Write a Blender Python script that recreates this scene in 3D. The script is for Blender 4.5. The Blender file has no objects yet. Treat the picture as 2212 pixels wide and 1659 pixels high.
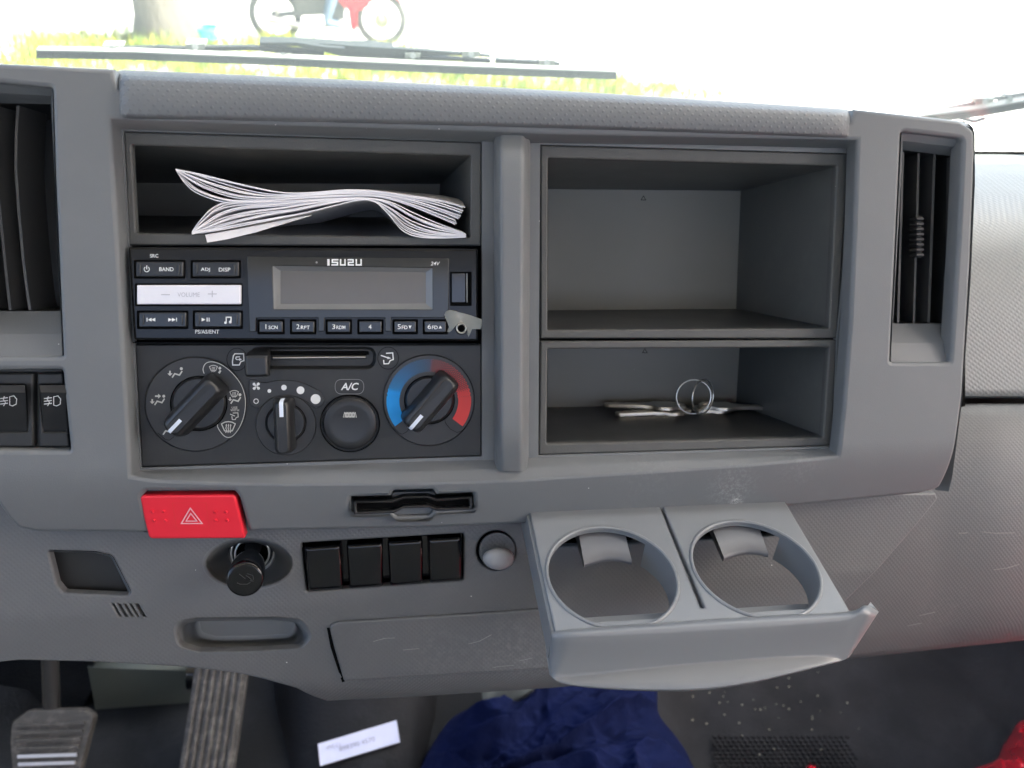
import bpy, bmesh, math, random
from mathutils import Vector, Matrix
random.seed(7)
S = bpy.context.scene
R = math.radians

# ------------------------------------------------------------------ camera model
# (dash frame: u right, v up the tilted dash face, w out of the face towards the driver)
FP, CX, CY = 1723.0, 1106.0, 829.5            # focal length / principal point, for a 2212 px wide frame
TILT, D0 = R(27.4), 0.42                      # lean of the dash face, camera distance from it
Uc = Vector((12900, -220, 2000)).normalized()
Vc = Vector((-114, 14240, 2000)); Vc = (Vc - Uc * Vc.dot(Uc)).normalized()
Nc = Uc.cross(Vc)
sT, cT = math.sin(TILT), math.cos(TILT)
def W(p): return Vector((p[0], p[1]*sT - p[2]*cT, p[1]*cT + p[2]*sT))      # dash -> world
def rd(x, y):
    r = Vector(((x-CX)/FP, (y-CY)/FP, 1.0))
    return Vector((r.dot(Uc), -r.dot(Vc), -r.dot(Nc)))
CAM = Vector((0, 0, D0)); CAMW = W(CAM)
def P(x, y, w=0.0):
    d = rd(x, y); return CAM + d*((w-D0)/d.z)
def WP(x, y, pt, nrm):                        # point of a real world plane seen in that direction
    d = W(rd(x, y)); nrm = Vector(nrm); return CAMW + d*((Vector(pt)-CAMW).dot(nrm)/d.dot(nrm))
def WZ(x, y, z): return WP(x, y, (0, 0, z), (0, 0, 1))
def WY(x, y, yy): return WP(x, y, (0, yy, 0), (0, 1, 0))

cam = bpy.data.cameras.new("camera"); camo = bpy.data.objects.new("camera", cam)
S.collection.objects.link(camo); S.camera = camo
cam.sensor_width = 36; cam.lens = FP/2212*36; cam.clip_start = 0.01; cam.clip_end = 500
right = W(Vector((Uc[0], -Vc[0], -Nc[0]))); down = W(Vector((Uc[1], -Vc[1], -Nc[1]))); fwd = W(Vector((Uc[2], -Vc[2], -Nc[2])))
M = Matrix.Identity(4)
for i in range(3): M[i][0], M[i][1], M[i][2], M[i][3] = right[i], -down[i], -fwd[i], CAMW[i]
camo.matrix_world = M
cam.dof.use_dof = True; cam.dof.focus_distance = 0.43; cam.dof.aperture_fstop = 10.0

# ------------------------------------------------------------------ light
world = bpy.data.worlds.new("World"); S.world = world; world.use_nodes = True
wn = world.node_tree.nodes; wl = world.node_tree.links
SUN_EL, SUN_AZ = R(50), R(97)                # azimuth clockwise from +Y
sky = wn.new("ShaderNodeTexSky"); sky.sky_type = 'NISHITA'; sky.sun_disc = False
sky.dust_density = 6; sky.ozone_density = .3; sky.air_density = .8
sky.sun_elevation = SUN_EL; sky.sun_rotation = SUN_AZ
wl.new(sky.outputs[0], wn["Background"].inputs[0]); wn["Background"].inputs[1].default_value = 0.15
sun = bpy.data.lights.new("sun", 'SUN'); sun.energy = 4.5; sun.angle = R(0.5); sun.color = (1, .95, .87)
suno = bpy.data.objects.new("sun", sun); S.collection.objects.link(suno)
sd = Vector((math.sin(SUN_AZ)*math.cos(SUN_EL), math.cos(SUN_AZ)*math.cos(SUN_EL), math.sin(SUN_EL)))
suno.rotation_euler = sd.to_track_quat('Z', 'Y').to_euler()
S.view_settings.view_transform = 'Standard'; S.view_settings.look = 'None'
S.view_settings.exposure = 2.72; S.view_settings.gamma = 1; S.view_settings.use_curve_mapping = False
S.render.engine = 'CYCLES'
S.cycles.use_denoising = True; S.cycles.max_bounces = 10; S.cycles.diffuse_bounces = 6
S.cycles.sample_clamp_indirect = 6; S.cycles.caustics_reflective = False; S.cycles.caustics_refractive = False

# ------------------------------------------------------------------ materials
class NT:
    def __init__(s, name):
        s.m = bpy.data.materials.new(name); s.m.use_nodes = True
        s.t = s.m.node_tree; s.b = s.t.nodes["Principled BSDF"]; s.o = s.t.nodes["Material Output"]
    def n(s, typ, **k):
        x = s.t.nodes.new(typ)
        for a, b in k.items(): setattr(x, a, b)
        return x
    def l(s, a, b): s.t.links.new(a, b)
    def math(s, op, a, b=None, c=None, clamp=False):
        x = s.n("ShaderNodeMath", operation=op, use_clamp=clamp)
        for i, v in enumerate((a, b, c)):
            if v is None: continue
            if isinstance(v, (int, float)): x.inputs[i].default_value = v
            else: s.l(v, x.inputs[i])
        return x.outputs[0]
    def coord(s): return s.n("ShaderNodeTexCoord").outputs["Object"]
    def noise(s, scale, detail=4, rough=.5, vec=None, out=0):
        x = s.n("ShaderNodeTexNoise"); x.inputs["Scale"].default_value = scale
        x.inputs["Detail"].default_value = detail; x.inputs["Roughness"].default_value = rough
        s.l(vec if vec is not None else s.coord(), x.inputs["Vector"]); return x.outputs[out]
    def scale(s, vec, sx, sy, sz):
        x = s.n("ShaderNodeMapping"); x.inputs["Scale"].default_value = (sx, sy, sz); s.l(vec, x.inputs["Vector"]); return x.outputs[0]
    def ramp(s, f, a, b, ca=(0,0,0,1), cb=(1,1,1,1)):
        x = s.n("ShaderNodeValToRGB"); x.color_ramp.elements[0].position = a; x.color_ramp.elements[1].position = b
        x.color_ramp.elements[0].color = ca; x.color_ramp.elements[1].color = cb
        s.l(f, x.inputs[0]); return x.outputs[0]
    def mix(s, f, a, b):
        x = s.n("ShaderNodeMix", data_type='RGBA')
        if isinstance(f, (int, float)): x.inputs[0].default_value = f
        else: s.l(f, x.inputs[0])
        for i, v in ((6, a), (7, b)):
            if isinstance(v, tuple): x.inputs[i].default_value = v if len(v) == 4 else (*v, 1)
            else: s.l(v, x.inputs[i])
        return x.outputs[2]
    def bump(s, h, strength, dist, normal=None):
        x = s.n("ShaderNodeBump"); x.inputs["Strength"].default_value = strength; x.inputs["Distance"].default_value = dist
        s.l(h, x.inputs["Height"])
        if normal is not None: s.l(normal, x.inputs["Normal"])
        return x.outputs[0]
    def set(s, **k):
        for a, v in k.items():
            a = a.replace("_", " ")
            if isinstance(v, (int, float, tuple)): s.b.inputs[a].default_value = v
            else: s.l(v, s.b.inputs[a])
    def specks(s, scale, size, keep):         # sparse dust specks, 0..1
        v = s.n("ShaderNodeTexVoronoi"); v.inputs["Scale"].default_value = scale; s.l(s.coord(), v.inputs["Vector"])
        sep = s.n("ShaderNodeSeparateColor"); s.l(v.outputs["Color"], sep.inputs[0])
        lim = s.math('MULTIPLY', sep.outputs[1], size)
        a = s.math('LESS_THAN', v.outputs["Distance"], lim)
        return s.math('MULTIPLY', a, s.math('LESS_THAN', sep.outputs[0], keep))
    def dots(s, pu, pv, r0, r1, shear=0):      # staggered raised pips, 0..1
        sp = s.n("ShaderNodeSeparateXYZ"); s.l(s.coord(), sp.inputs[0])
        a = s.math('DIVIDE', sp.outputs[0], pu); b = s.math('DIVIDE', sp.outputs[1], pv)
        if shear: a = s.math('MULTIPLY_ADD', b, shear, a)
        res = []
        for off in (0, .5):
            fa = s.math('SUBTRACT', s.math('FRACT', s.math('ADD', a, off)), .5)
            fb = s.math('SUBTRACT', s.math('FRACT', s.math('ADD', b, off)), .5)
            fa = s.math('MULTIPLY', fa, pu); fb = s.math('MULTIPLY', fb, pv)
            res.append(s.math('SQRT', s.math('ADD', s.math('MULTIPLY', fa, fa), s.math('MULTIPLY', fb, fb))))
        d = s.math('MINIMUM', *res)
        x = s.n("ShaderNodeMapRange", interpolation_type='SMOOTHSTEP')
        s.l(d, x.inputs[0]); x.inputs[1].default_value = r0; x.inputs[2].default_value = r1
        x.inputs[3].default_value = 1; x.inputs[4].default_value = 0
        return x.outputs[0]

def plastic(name, col, rough=.5, grain=900, gs=.25, dist=.0004, dust=.0, dots=None, spec=.5, var=.06, scuff=None, coat=0):
    t = NT(name)
    big = t.noise(9, 5, .6)
    c = t.mix(big, tuple(x*(1-var) for x in col), tuple(min(1, x*(1+var)) for x in col))
    if dust:
        dn = t.ramp(t.noise(35, 6, .7), .5, .85)
        c = t.mix(t.math('MULTIPLY', dn, dust), c, (.42, .41, .39))
        c = t.mix(t.math('MULTIPLY', t.specks(110, .05, .22), .75), c, (.72, .71, .68))
        c = t.mix(t.math('MULTIPLY', t.specks(75, .05, .05), .8), c, (.03, .03, .03))
    if scuff:
        for (px, py, w, rad, amt, sc) in scuff:
            p = P(px, py, w)
            mp = t.n("ShaderNodeMapping"); mp.inputs["Location"].default_value = (-p.x, -p.y, 0); mp.inputs["Scale"].default_value = (1, 1, 0)
            t.l(t.coord(), mp.inputs[0])
            ln = t.n("ShaderNodeVectorMath", operation='LENGTH'); t.l(mp.outputs[0], ln.inputs[0])
            fall = t.n("ShaderNodeMapRange", interpolation_type='SMOOTHSTEP'); t.l(ln.outputs[1], fall.inputs[0])
            fall.inputs[1].default_value = 0; fall.inputs[2].default_value = rad; fall.inputs[3].default_value = 1; fall.inputs[4].default_value = 0
            nn = t.ramp(t.noise(sc, 8, .75), .47, .62)
            c = t.mix(t.math('MULTIPLY', t.math('MULTIPLY', fall.outputs[0], nn), amt), c, (.6, .62, .6))
    t.set(Base_Color=c)
    rn = t.n("ShaderNodeMapRange"); t.l(t.noise(25, 5, .6), rn.inputs[0]); rn.inputs[3].default_value = rough-.07; rn.inputs[4].default_value = rough+.09
    t.set(Roughness=rn.outputs[0])
    t.b.inputs["Specular IOR Level"].default_value = spec
    if coat: t.b.inputs["Coat Weight"].default_value = coat; t.b.inputs["Coat Roughness"].default_value = .04
    nrm = None
    if gs: nrm = t.bump(t.noise(grain, 3, .6), gs, dist)
    if dots:
        pu, pv, r0, r1, st, dd, sh = dots
        nrm = t.bump(t.dots(pu, pv, r0, r1, sh), st, dd, nrm)
    if nrm is not None: t.set(Normal=nrm)
    return t.m
def simple(name, col, rough=.5, metal=0, emit=0, **k):
    t = NT(name); t.set(Roughness=rough, Metallic=float(metal))
    n = t.noise(60, 4)
    t.set(Base_Color=t.mix(n, tuple(x*.93 for x in col), tuple(min(1, x*1.06) for x in col)))
    for a, v in k.items(): t.b.inputs[a.replace("_", " ")].default_value = v
    return t.m

GREY = (.146, .156, .164)
mat = {}
mat['grey'] = plastic('grey_plastic', GREY, .5, 1300, .22, .0004, dust=.05,
    scuff=[(1590, 1060, 0, .022, .22, 500), (1607, 1093, 0, .006, .8, 700), (1730, 1010, 0, .02, .08, 500), (1400, 1030, 0, .03, .05, 400)])
mat['pad'] = plastic('dotted_pad', GREY, .5, 1300, .15, .0003, dots=(.0044, .0047, .0002, .0010, .55, .0004, 0))
mat['lower'] = plastic('pimpled_grey_plastic', (.124, .129, .133), .5, 1300, .12, .0003, dust=.05, dots=(.0030, .0032, .0002, .0011, .32, .00035, .0),
    scuff=[(1100, 1395, -.035, .035, .09, 240), (950, 1410, -.035, .03, .07, 240), (1150, 1450, -.035, .02, .1, 300), (570, 1385, -.03, .008, .12, 400), (2060, 1340, -.05, .04, .05, 200)])
mat['weave'] = plastic('woven_grain_plastic', (.21, .222, .222), .45, 1300, .1, .0003, dots=(.0046, .0040, .0002, .0018, .4, .0005, .25))
mat['frame'] = plastic('dark_frame_plastic', (.080, .082, .080), .55, 900, .35, .0006, dust=.04)
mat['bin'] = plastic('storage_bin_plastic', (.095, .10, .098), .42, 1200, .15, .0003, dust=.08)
mat['binback_lit'] = plastic('bin_back_lit_grain', (.23, .225, .205), .5, 1600, .25, .0004, dust=.05)  # lighter tone stands for light on the back wall; the grain is real
mat['binfloor_shade'] = plastic('bin_floor_liner_shade', (.045, .048, .052), .36, 1200, .12, .0003, dust=.06)  # dark liner, with the shade on the bin floor put into its tone
mat['climate'] = plastic('climate_panel_plastic', (.026, .027, .028), .42, 1500, .1, .0002, dust=.03, spec=.4)
mat['disc'] = plastic('dial_disc_plastic', (.034, .035, .037), .38, 1500, .08, .0002, spec=.4)
mat['knob'] = plastic('knob_plastic', (.014, .0147, .016), .36, 1500, .06, .0002)
mat['gloss'] = simple('gloss_black', (.003, .0035, .0045), .08, Specular_IOR_Level=.5)
mat['radio'] = plastic('radio_black', (.007, .0072, .0075), .16, 1500, .02, .0001, dust=0, spec=.28)
mat['button'] = plastic('radio_button_black', (.008, .0085, .009), .18, 1500, .03, .0001)
mat['black'] = simple('void_black', (.004, .004, .004), .8, Specular_IOR_Level=.05)
mat['vent'] = plastic('vent_black', (.022, .022, .022), .45, 1200, .1, .0002)
mat['slat'] = plastic('slat_grey', (.07, .07, .07), .38, 1200, .08, .0002)
mat['white'] = simple('print_white', (.82, .83, .82), .5)
mat['cream'] = simple('print_cream', (.60, .60, .56), .5)
mat['line'] = simple('print_line', (.22, .22, .22), .5)
mat['marker'] = simple('marker_white', (.72, .78, .88), .4)
mat['volume'] = plastic('volume_bar_silver', (.80, .80, .86), .38, 400, .2, .0003)
mat['volume_text'] = simple('volume_legend', (.5, .5, .55), .3)
mat['screen'] = simple('display_glass', (.125, .117, .108), .15, Specular_IOR_Level=.3)
mat['screenbevel'] = simple('display_bevel', (.16, .165, .165), .2)
mat['cover'] = simple('display_cover', (.022, .023, .022), .10, Specular_IOR_Level=.4)
mat['red'] = plastic('hazard_red', (.84, .026, .05), .42, 1300, .05, .0002, var=.02)
mat['pink'] = simple('hazard_print', (.85, .45, .50), .5)
mat['blue'] = simple('cold_blue', (.0, .30, .78), .5)
mat['hot'] = simple('hot_red', (.78, .05, .045), .5)
mat['chrome'] = simple('chrome', (.80, .80, .78), .28, 1)
mat['steel'] = simple('dull_steel', (.46, .44, .40), .35, 1)
mat['nickel'] = simple('nickel', (.74, .70, .62), .34, 1)
mat['tray'] = plastic('tray_silver_grey', (.180, .192, .204), .36, 1800, .18, .0003, dust=0)
mat['flap'] = plastic('flap_grey_plastic', (.105, .11, .12), .37, 1500, .1, .0003)
mat['scratch'] = simple('scratch_pale', (.27, .28, .27), .6)
mat['hookgrey'] = plastic('hook_light_grey', (.34, .34, .35), .45, 1300, .1, .0003)
mat['amber'] = simple('amber_film', (.75, .25, .03), .2)
def tape():
    t = NT('torn_plastic_film'); t.set(Base_Color=(.55, .56, .50, 1), Roughness=.3)
    t.b.inputs["Alpha"].default_value = .38
    t.set(Normal=t.bump(t.noise(300, 3), .6, .0006)); return t.m
mat['tape'] = tape()
def paper():
    t = NT('paper'); t.set(Base_Color=t.mix(t.noise(40, 3), (.88, .86, .88), (.93, .91, .92)), Roughness=.85); return t.m
mat['paper'] = paper()
def cloth():
    t = NT('navy_cloth')
    t.set(Base_Color=t.mix(t.noise(12, 5), (.002, .006, .034), (.005, .011, .064)), Roughness=.9)
    t.b.inputs['Specular IOR Level'].default_value = .15
    a = t.bump(t.noise(1800, 2), .3, .0006); t.set(Normal=t.bump(t.noise(45, 5, .6), .6, .006, a)); return t.m
mat['cloth'] = cloth()
def rubber(name, c, sc=260, st=.5, d=.003, grit=.12):
    t = NT(name)
    big = t.noise(7, 6, .7)
    c0 = t.mix(t.ramp(big, .45, .8), tuple(c), tuple(x*2.0+.006 for x in c))
    c0 = t.mix(t.math('MULTIPLY', t.specks(90, .06, .3), grit), c0, (.5, .46, .40))
    t.set(Base_Color=c0, Roughness=.48); t.b.inputs['Specular IOR Level'].default_value = .13
    t.set(Normal=t.bump(t.noise(sc, 6, .7), st, d)); return t.m
mat['mat'] = rubber('black_floor_mat', (.014, .015, .018))
mat['floor'] = rubber('cab_floor_rubber', (.011, .013, .016))
def pedal(name, base, dirt):
    t = NT(name)
    n = t.ramp(t.noise(70, 8, .75), .48, .72)
    t.set(Base_Color=t.mix(n, base, dirt), Roughness=.6, Normal=t.bump(t.noise(250, 5), .5, .002)); return t.m
mat['brake'] = pedal('brake_rubber', (.05, .048, .045), (.13, .12, .11))
mat['accel'] = pedal('accelerator_rubber', (.06, .057, .055), (.19, .18, .165))
mat['wornmetal'] = simple('worn_steel_strip', (.50, .50, .52), .35, .6)
mat['label'] = simple('label_film', (.62, .66, .86), .5)
mat['labeltext'] = simple('label_print', (.28, .30, .42), .6)
mat['pale'] = simple('pale_green_painted_metal', (.085, .10, .09), .6)
mat['beige'] = simple('beige_cloth', (.30, .29, .23), .9)
mat['redbag'] = simple('red_plastic_film', (.75, .012, .03), .25, Transmission_Weight=.15)
mat['headliner'] = simple('headliner_grey', (.34, .32, .28), .9)
mat['doorcard'] = simple('door_trim_grey', (.37, .36, .33), .7)
mat['wiper'] = simple('wiper_black', (.020, .024, .022), .5)
mat['wiperedge'] = simple('wiper_worn_edge', (.22, .23, .21), .4)
mat['tyre'] = simple('tyre_rubber', (.05, .05, .045), .8)
mat['bikered'] = simple('motorcycle_red', (.42, .008, .02), .3)
mat['engine'] = simple('engine_alloy', (.07, .07, .065), .5, .2)
mat['seat'] = simple('seat_black', (.03, .03, .03), .6)
mat['jeans'] = simple('light_jeans', (.10, .15, .22), .9)
mat['skin'] = simple('skin', (.35, .20, .13), .6)
mat['shirt'] = simple('pale_shirt', (.5, .5, .48), .9)
mat['teal'] = simple('teal_plastic', (.05, .45, .38), .4)
def bark():
    t = NT('bark'); v = t.scale(t.coord(), 1, 1, .25)
    n = t.noise(14, 8, .7, v)
    t.set(Base_Color=t.mix(n, (.05, .042, .03), (.12, .105, .08)), Roughness=.9, Normal=t.bump(n, .8, .04)); return t.m
mat['bark'] = bark()
mat['wornk'] = simple('dark_kerb_stone', (.16, .14, .11), .9)
mat['leaf'] = simple('leaf_green', (.07, .12, .025), .6)
mat['grassm'] = simple('grass_green', (.12, .19, .010), .7)
mat['grassy'] = simple('grass_yellow', (.30, .30, .015), .7)
def conc():
    t = NT('pale_concrete'); t.set(Base_Color=t.mix(t.noise(1.3, 8, .6), (.50, .485, .45), (.60, .585, .55)), Roughness=.9); return t.m
mat['concrete'] = conc()
def glassm():
    t = NT('glare_haze_glass')
    tr = t.n("ShaderNodeBsdfTransparent"); tr.inputs[0].default_value = (.90, .97, .94, 1)
    tl = t.n("ShaderNodeBsdfTranslucent"); tl.inputs[0].default_value = (.80, .93, .88, 1)  # pale translucent share imitates veiling glare over the view outside
    m1 = t.n("ShaderNodeMixShader")
    f = t.n("ShaderNodeMapRange"); t.l(t.noise(3, 6, .6), f.inputs[0]); f.inputs[3].default_value = .09; f.inputs[4].default_value = .15
    t.l(f.outputs[0], m1.inputs[0]); t.l(tr.outputs[0], m1.inputs[1]); t.l(tl.outputs[0], m1.inputs[2])
    gl = t.n("ShaderNodeBsdfGlossy"); gl.inputs["Roughness"].default_value = .02
    m2 = t.n("ShaderNodeMixShader"); m2.inputs[0].default_value = .03
    t.l(m1.outputs[0], m2.inputs[1]); t.l(gl.outputs[0], m2.inputs[2]); t.l(m2.outputs[0], t.o.inputs[0]); return t.m
mat['glass'] = glassm()

# ------------------------------------------------------------------ scene tree helpers
LOC = {}
def tag(o, label=None, cat=None, group=None, kind=None):
    if label: o['label'] = label
    if cat: o['category'] = cat
    if group: o['group'] = group
    if kind: o['kind'] = kind
    return o
def thing(name, label, cat, loc=(0, 0, 0), group=None, mtx=None):
    o = bpy.data.objects.new(name, None); S.collection.objects.link(o)
    m = mtx if mtx is not None else Matrix.Translation(Vector(loc))
    o.matrix_world = m; o.empty_display_size = .02; LOC[o.name] = m.copy()
    return tag(o, label, cat, group)

class MB:
    def __init__(s): s.v = []; s.f = []; s.m = []; s.sm = []; s.mats = []
    def mi(s, m):
        if m not in s.mats: s.mats.append(m)
        return s.mats.index(m)
    def add(s, vs, fs, m, smooth=True):
        b = len(s.v); s.v += [Vector(x) for x in vs]; i = s.mi(m)
        for k, f in enumerate(fs):
            s.f.append([b+j for j in f]); s.m.append(i); s.sm.append(smooth[k] if isinstance(smooth, list) else smooth)
        return s
    def grid(s, rows, m, smooth=True, cu=False, cv=False):
        n, k = len(rows), len(rows[0]); vs = [p for r in rows for p in r]; fs = []
        for i in range(n if cv else n-1):
            for j in range(k if cu else k-1):
                a, b = i*k+j, i*k+(j+1) % k; c, d = ((i+1) % n)*k+(j+1) % k, ((i+1) % n)*k+j
                fs.append((a, b, c, d))
        return s.add(vs, fs, m, smooth)
    def loops(s, loops, m, smooth=True, cap0=False, cap1=False):
        s.grid(loops, m, smooth, cu=True)
        if cap0: s.add(loops[0], [list(range(len(loops[0])))[::-1]], m, False)
        if cap1: s.add(loops[-1], [list(range(len(loops[-1])))], m, False)
        return s
    def poly(s, pts, m): return s.add(pts, [list(range(len(pts)))], m, False)
    def box(s, c, sx, sy, sz, m, ax=None):
        A = ax or (Vector((1,0,0)), Vector((0,1,0)), Vector((0,0,1))); c = Vector(c)
        vs = [c + A[0]*(sx/2*i) + A[1]*(sy/2*j) + A[2]*(sz/2*k) for i in (-1,1) for j in (-1,1) for k in (-1,1)]
        return s.add(vs, [(0,1,3,2),(4,6,7,5),(0,4,5,1),(2,3,7,6),(0,2,6,4),(1,5,7,3)], m, False)
    def tube(s, pts, r, m, seg=10, closed=False, caps=True):
        pts = [Vector(p) for p in pts]; rows = []; n = len(pts); up = None
        for i, p in enumerate(pts):
            a = pts[(i-1) % n] if (closed or i > 0) else p; b = pts[(i+1) % n] if (closed or i < n-1) else p
            t = (b-a).normalized()
            if up is None: up = t.orthogonal().normalized()
            up = (up - t*up.dot(t)).normalized(); side = t.cross(up)
            rr = r[i] if isinstance(r, (list, tuple)) else r
            rows.append([p + up*math.cos(2*math.pi*k/seg)*rr + side*math.sin(2*math.pi*k/seg)*rr for k in range(seg)])
        s.grid(rows, m, True, cu=True, cv=closed)
        if caps and not closed:
            s.add(rows[0], [list(range(seg))[::-1]], m, False); s.add(rows[-1], [list(range(seg))], m, False)
        return s
    def xform(s, fn): s.v = [fn(p) for p in s.v]; return s
    def build(s, name, parent=None, **k):
        me = bpy.data.meshes.new(name)
        inv = LOC[parent.name].inverted() if (parent is not None and parent.name in LOC and not parent.get('_dash')) else None
        me.from_pydata([(inv @ p if inv else p) for p in s.v], [], s.f)
        for x in s.mats: me.materials.append(mat[x])
        me.polygons.foreach_set("material_index", s.m); me.polygons.foreach_set("use_smooth", s.sm)
        me.validate(); me.update()
        o = bpy.data.objects.new(name, me); S.collection.objects.link(o)
        if parent is not None:
            o.parent = parent
            if parent.get('_dash'): o['_dash'] = 1
            elif inv is not None: LOC[o.name] = LOC[parent.name]
        return tag(o, **k) if k else o

# rounded outline from corner points; r in the points' own unit
def fillet(pts, r, seg=5):
    out = []; n = len(pts)
    for i in range(n):
        p = Vector(pts[i][:2]); rr = pts[i][2] if len(pts[i]) > 2 else r
        a = Vector(pts[i-1][:2]); b = Vector(pts[(i+1) % n][:2])
        if rr <= 0: out.append(tuple(p)); continue
        d1, d2 = (a-p), (b-p); l1, l2 = d1.length, d2.length
        if l1 < 1e-9 or l2 < 1e-9: out.append(tuple(p)); continue
        d1 /= l1; d2 /= l2; ang = max(.05, math.acos(max(-1, min(1, d1.dot(d2)))))
        if ang > math.pi-.03: out.append(tuple(p)); continue
        t = min(rr/math.tan(ang/2), l1*.48, l2*.48)
        s0, s1 = p+d1*t, p+d2*t
        for k in range(seg+1):
            q = k/seg; out.append(tuple(s0*(1-q)**2 + p*2*q*(1-q) + s1*q*q))
    return out
def area(p): return sum(p[i-1][0]*p[i][1]-p[i][0]*p[i-1][1] for i in range(len(p)))/2
def ell(cx, cy, rx, ry, n=48, a0=0): return [(cx+rx*math.cos(a0+2*math.pi*k/n), cy+ry*math.sin(a0+2*math.pi*k/n)) for k in range(n)]

from mathutils.geometry import delaunay_2d_cdt
def clean_ring(r):
    o = []
    for p in r:
        if not o or (abs(p[0]-o[-1][0])+abs(p[1]-o[-1][1])) > 2e-6: o.append((p[0], p[1]))
    if abs(o[0][0]-o[-1][0])+abs(o[0][1]-o[-1][1]) < 2e-6: o.pop()
    return o
def offset_ring(r, d):
    """shift a ring to its left-hand side by d (mitred, capped)"""
    n = len(r); out = []
    for i in range(n):
        p = Vector(r[i]); a = (p-Vector(r[i-1])).normalized(); b = (Vector(r[(i+1) % n])-p).normalized()
        n1 = Vector((-a.y, a.x)); n2 = Vector((-b.y, b.x)); nn = n1+n2
        nn = nn.normalized() if nn.length > 1e-4 else n1
        out.append(p+nn*(d/max(.5, nn.dot(n1))))
    return out
def inpoly(x, y, poly):
    c = False
    for i in range(len(poly)):
        x1, y1 = poly[i-1][0], poly[i-1][1]; x2, y2 = poly[i][0], poly[i][1]
        if (y1 > y) != (y2 > y) and x < (x2-x1)*(y-y1)/(y2-y1)+x1: c = not c
    return c
def plate_local(outer, holes, depth, bevel, res=3):
    """plate with round-edged outline and openings; front face at z=0; returns verts, faces, smooth flags"""
    vs, fs, sm, caps = [], [], [], []
    for hi, ring in enumerate([outer]+list(holes)):
        ring = clean_ring(ring)
        if (area(ring) > 0) != (hi == 0): ring = ring[::-1]       # material always on the left
        rows = [[(p[0], p[1], -depth) for p in ring]]
        if bevel > 0:
            for k in range(res+1):
                a = math.pi/2*k/res; o = offset_ring(ring, bevel*(1-math.cos(a)))
                rows.append([(p[0], p[1], -bevel*(1-math.sin(a))) for p in o])
        else: rows.append([(p[0], p[1], 0) for p in ring])
        n = len(ring); b0 = len(vs)
        for r in rows: vs += [Vector(p) for p in r]
        for i in range(len(rows)-1):
            for j in range(n):
                fs.append([b0+i*n+j, b0+i*n+(j+1) % n, b0+(i+1)*n+(j+1) % n, b0+(i+1)*n+j]); sm.append(bevel > 0)
        caps.append([(p[0], p[1]) for p in rows[-1]])
    pts, edges = [], []
    for c in caps:
        b0 = len(pts); pts += [Vector(p) for p in c]; edges += [(b0+i, b0+(i+1) % len(c)) for i in range(len(c))]
    ov, oe, of, *_ = delaunay_2d_cdt(pts, edges, [], 0, 1e-7)
    b0 = len(vs); vs += [Vector((p.x, p.y, 0)) for p in ov]
    for f in of:
        cx = sum(ov[i].x for i in f)/3; cy = sum(ov[i].y for i in f)/3
        if inpoly(cx, cy, caps[0]) and not any(inpoly(cx, cy, h) for h in caps[1:]):
            if len(f) == 3:
                A, B_, C_ = (ov[i] for i in f)
                if (B_.x-A.x)*(C_.y-A.y)-(B_.y-A.y)*(C_.x-A.x) < 0: f = list(f)[::-1]
            fs.append([b0+i for i in f]); sm.append(False)
    return vs, fs, sm
def uvw(ring, w, off=None): return [tuple(P(x, y, w))[:2] for x, y in ring]
def plate(mb, outer, w, depth, bevel, m, holes=(), res=3):
    vs, fs, sm = plate_local(uvw(outer, w), [uvw(h, w) for h in holes], depth, bevel, res)
    mb.add([v + Vector((0, 0, w)) for v in vs], fs, m, sm); return mb
def ring_loft(mb, rings, m, smooth=True, cap=False):     # rings: [(px outline, w)...]
    mb.loops([[P(x, y, w) for x, y in r] for r, w in rings], m, smooth, cap1=cap); return mb
def ribbon(mb, pts, width, w, m, closed=False):          # flat printed stroke, px units
    pts = [Vector(p) for p in pts]; n = len(pts); L = []; Rr = []
    for i, p in enumerate(pts):
        a = pts[i-1] if (closed or i > 0) else None; b = pts[(i+1) % n] if (closed or i < n-1) else None
        if a is None: d = (b-p).normalized(); nn = Vector((-d.y, d.x)); k = 1
        elif b is None: d = (p-a).normalized(); nn = Vector((-d.y, d.x)); k = 1
        else:
            d1 = (p-a).normalized(); d2 = (b-p).normalized(); n1 = Vector((-d1.y, d1.x)); n2 = Vector((-d2.y, d2.x))
            nn = (n1+n2); nn = nn.normalized() if nn.length > 1e-6 else n1; k = 1/max(.45, nn.dot(n1))
        L.append(P(*(p+nn*width/2*k), w)); Rr.append(P(*(p-nn*width/2*k), w))
    mb.grid([L, Rr], m, False, cu=closed); return mb
def disc(mb, cx, cy, r, w, m, ry=None, n=24): return mb.poly([P(x, y, w) for x, y in ell(cx, cy, r, ry or r, n)], m)
def smooth_l(l, t):
    f = t*(len(l)-1); i = min(int(f), len(l)-2); a = f-i; g_ = lambda k: l[max(0, min(len(l)-1, k))]
    p0, p1, p2, p3 = g_(i-1), g_(i), g_(i+1), g_(i+2)
    return tuple(.5*((2*p1[d])+(-p0[d]+p2[d])*a+(2*p0[d]-5*p1[d]+4*p2[d]-p3[d])*a*a+(-p0[d]+3*p1[d]-3*p2[d]+p3[d])*a**3) for d in (0, 1))
_tc = {}
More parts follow.
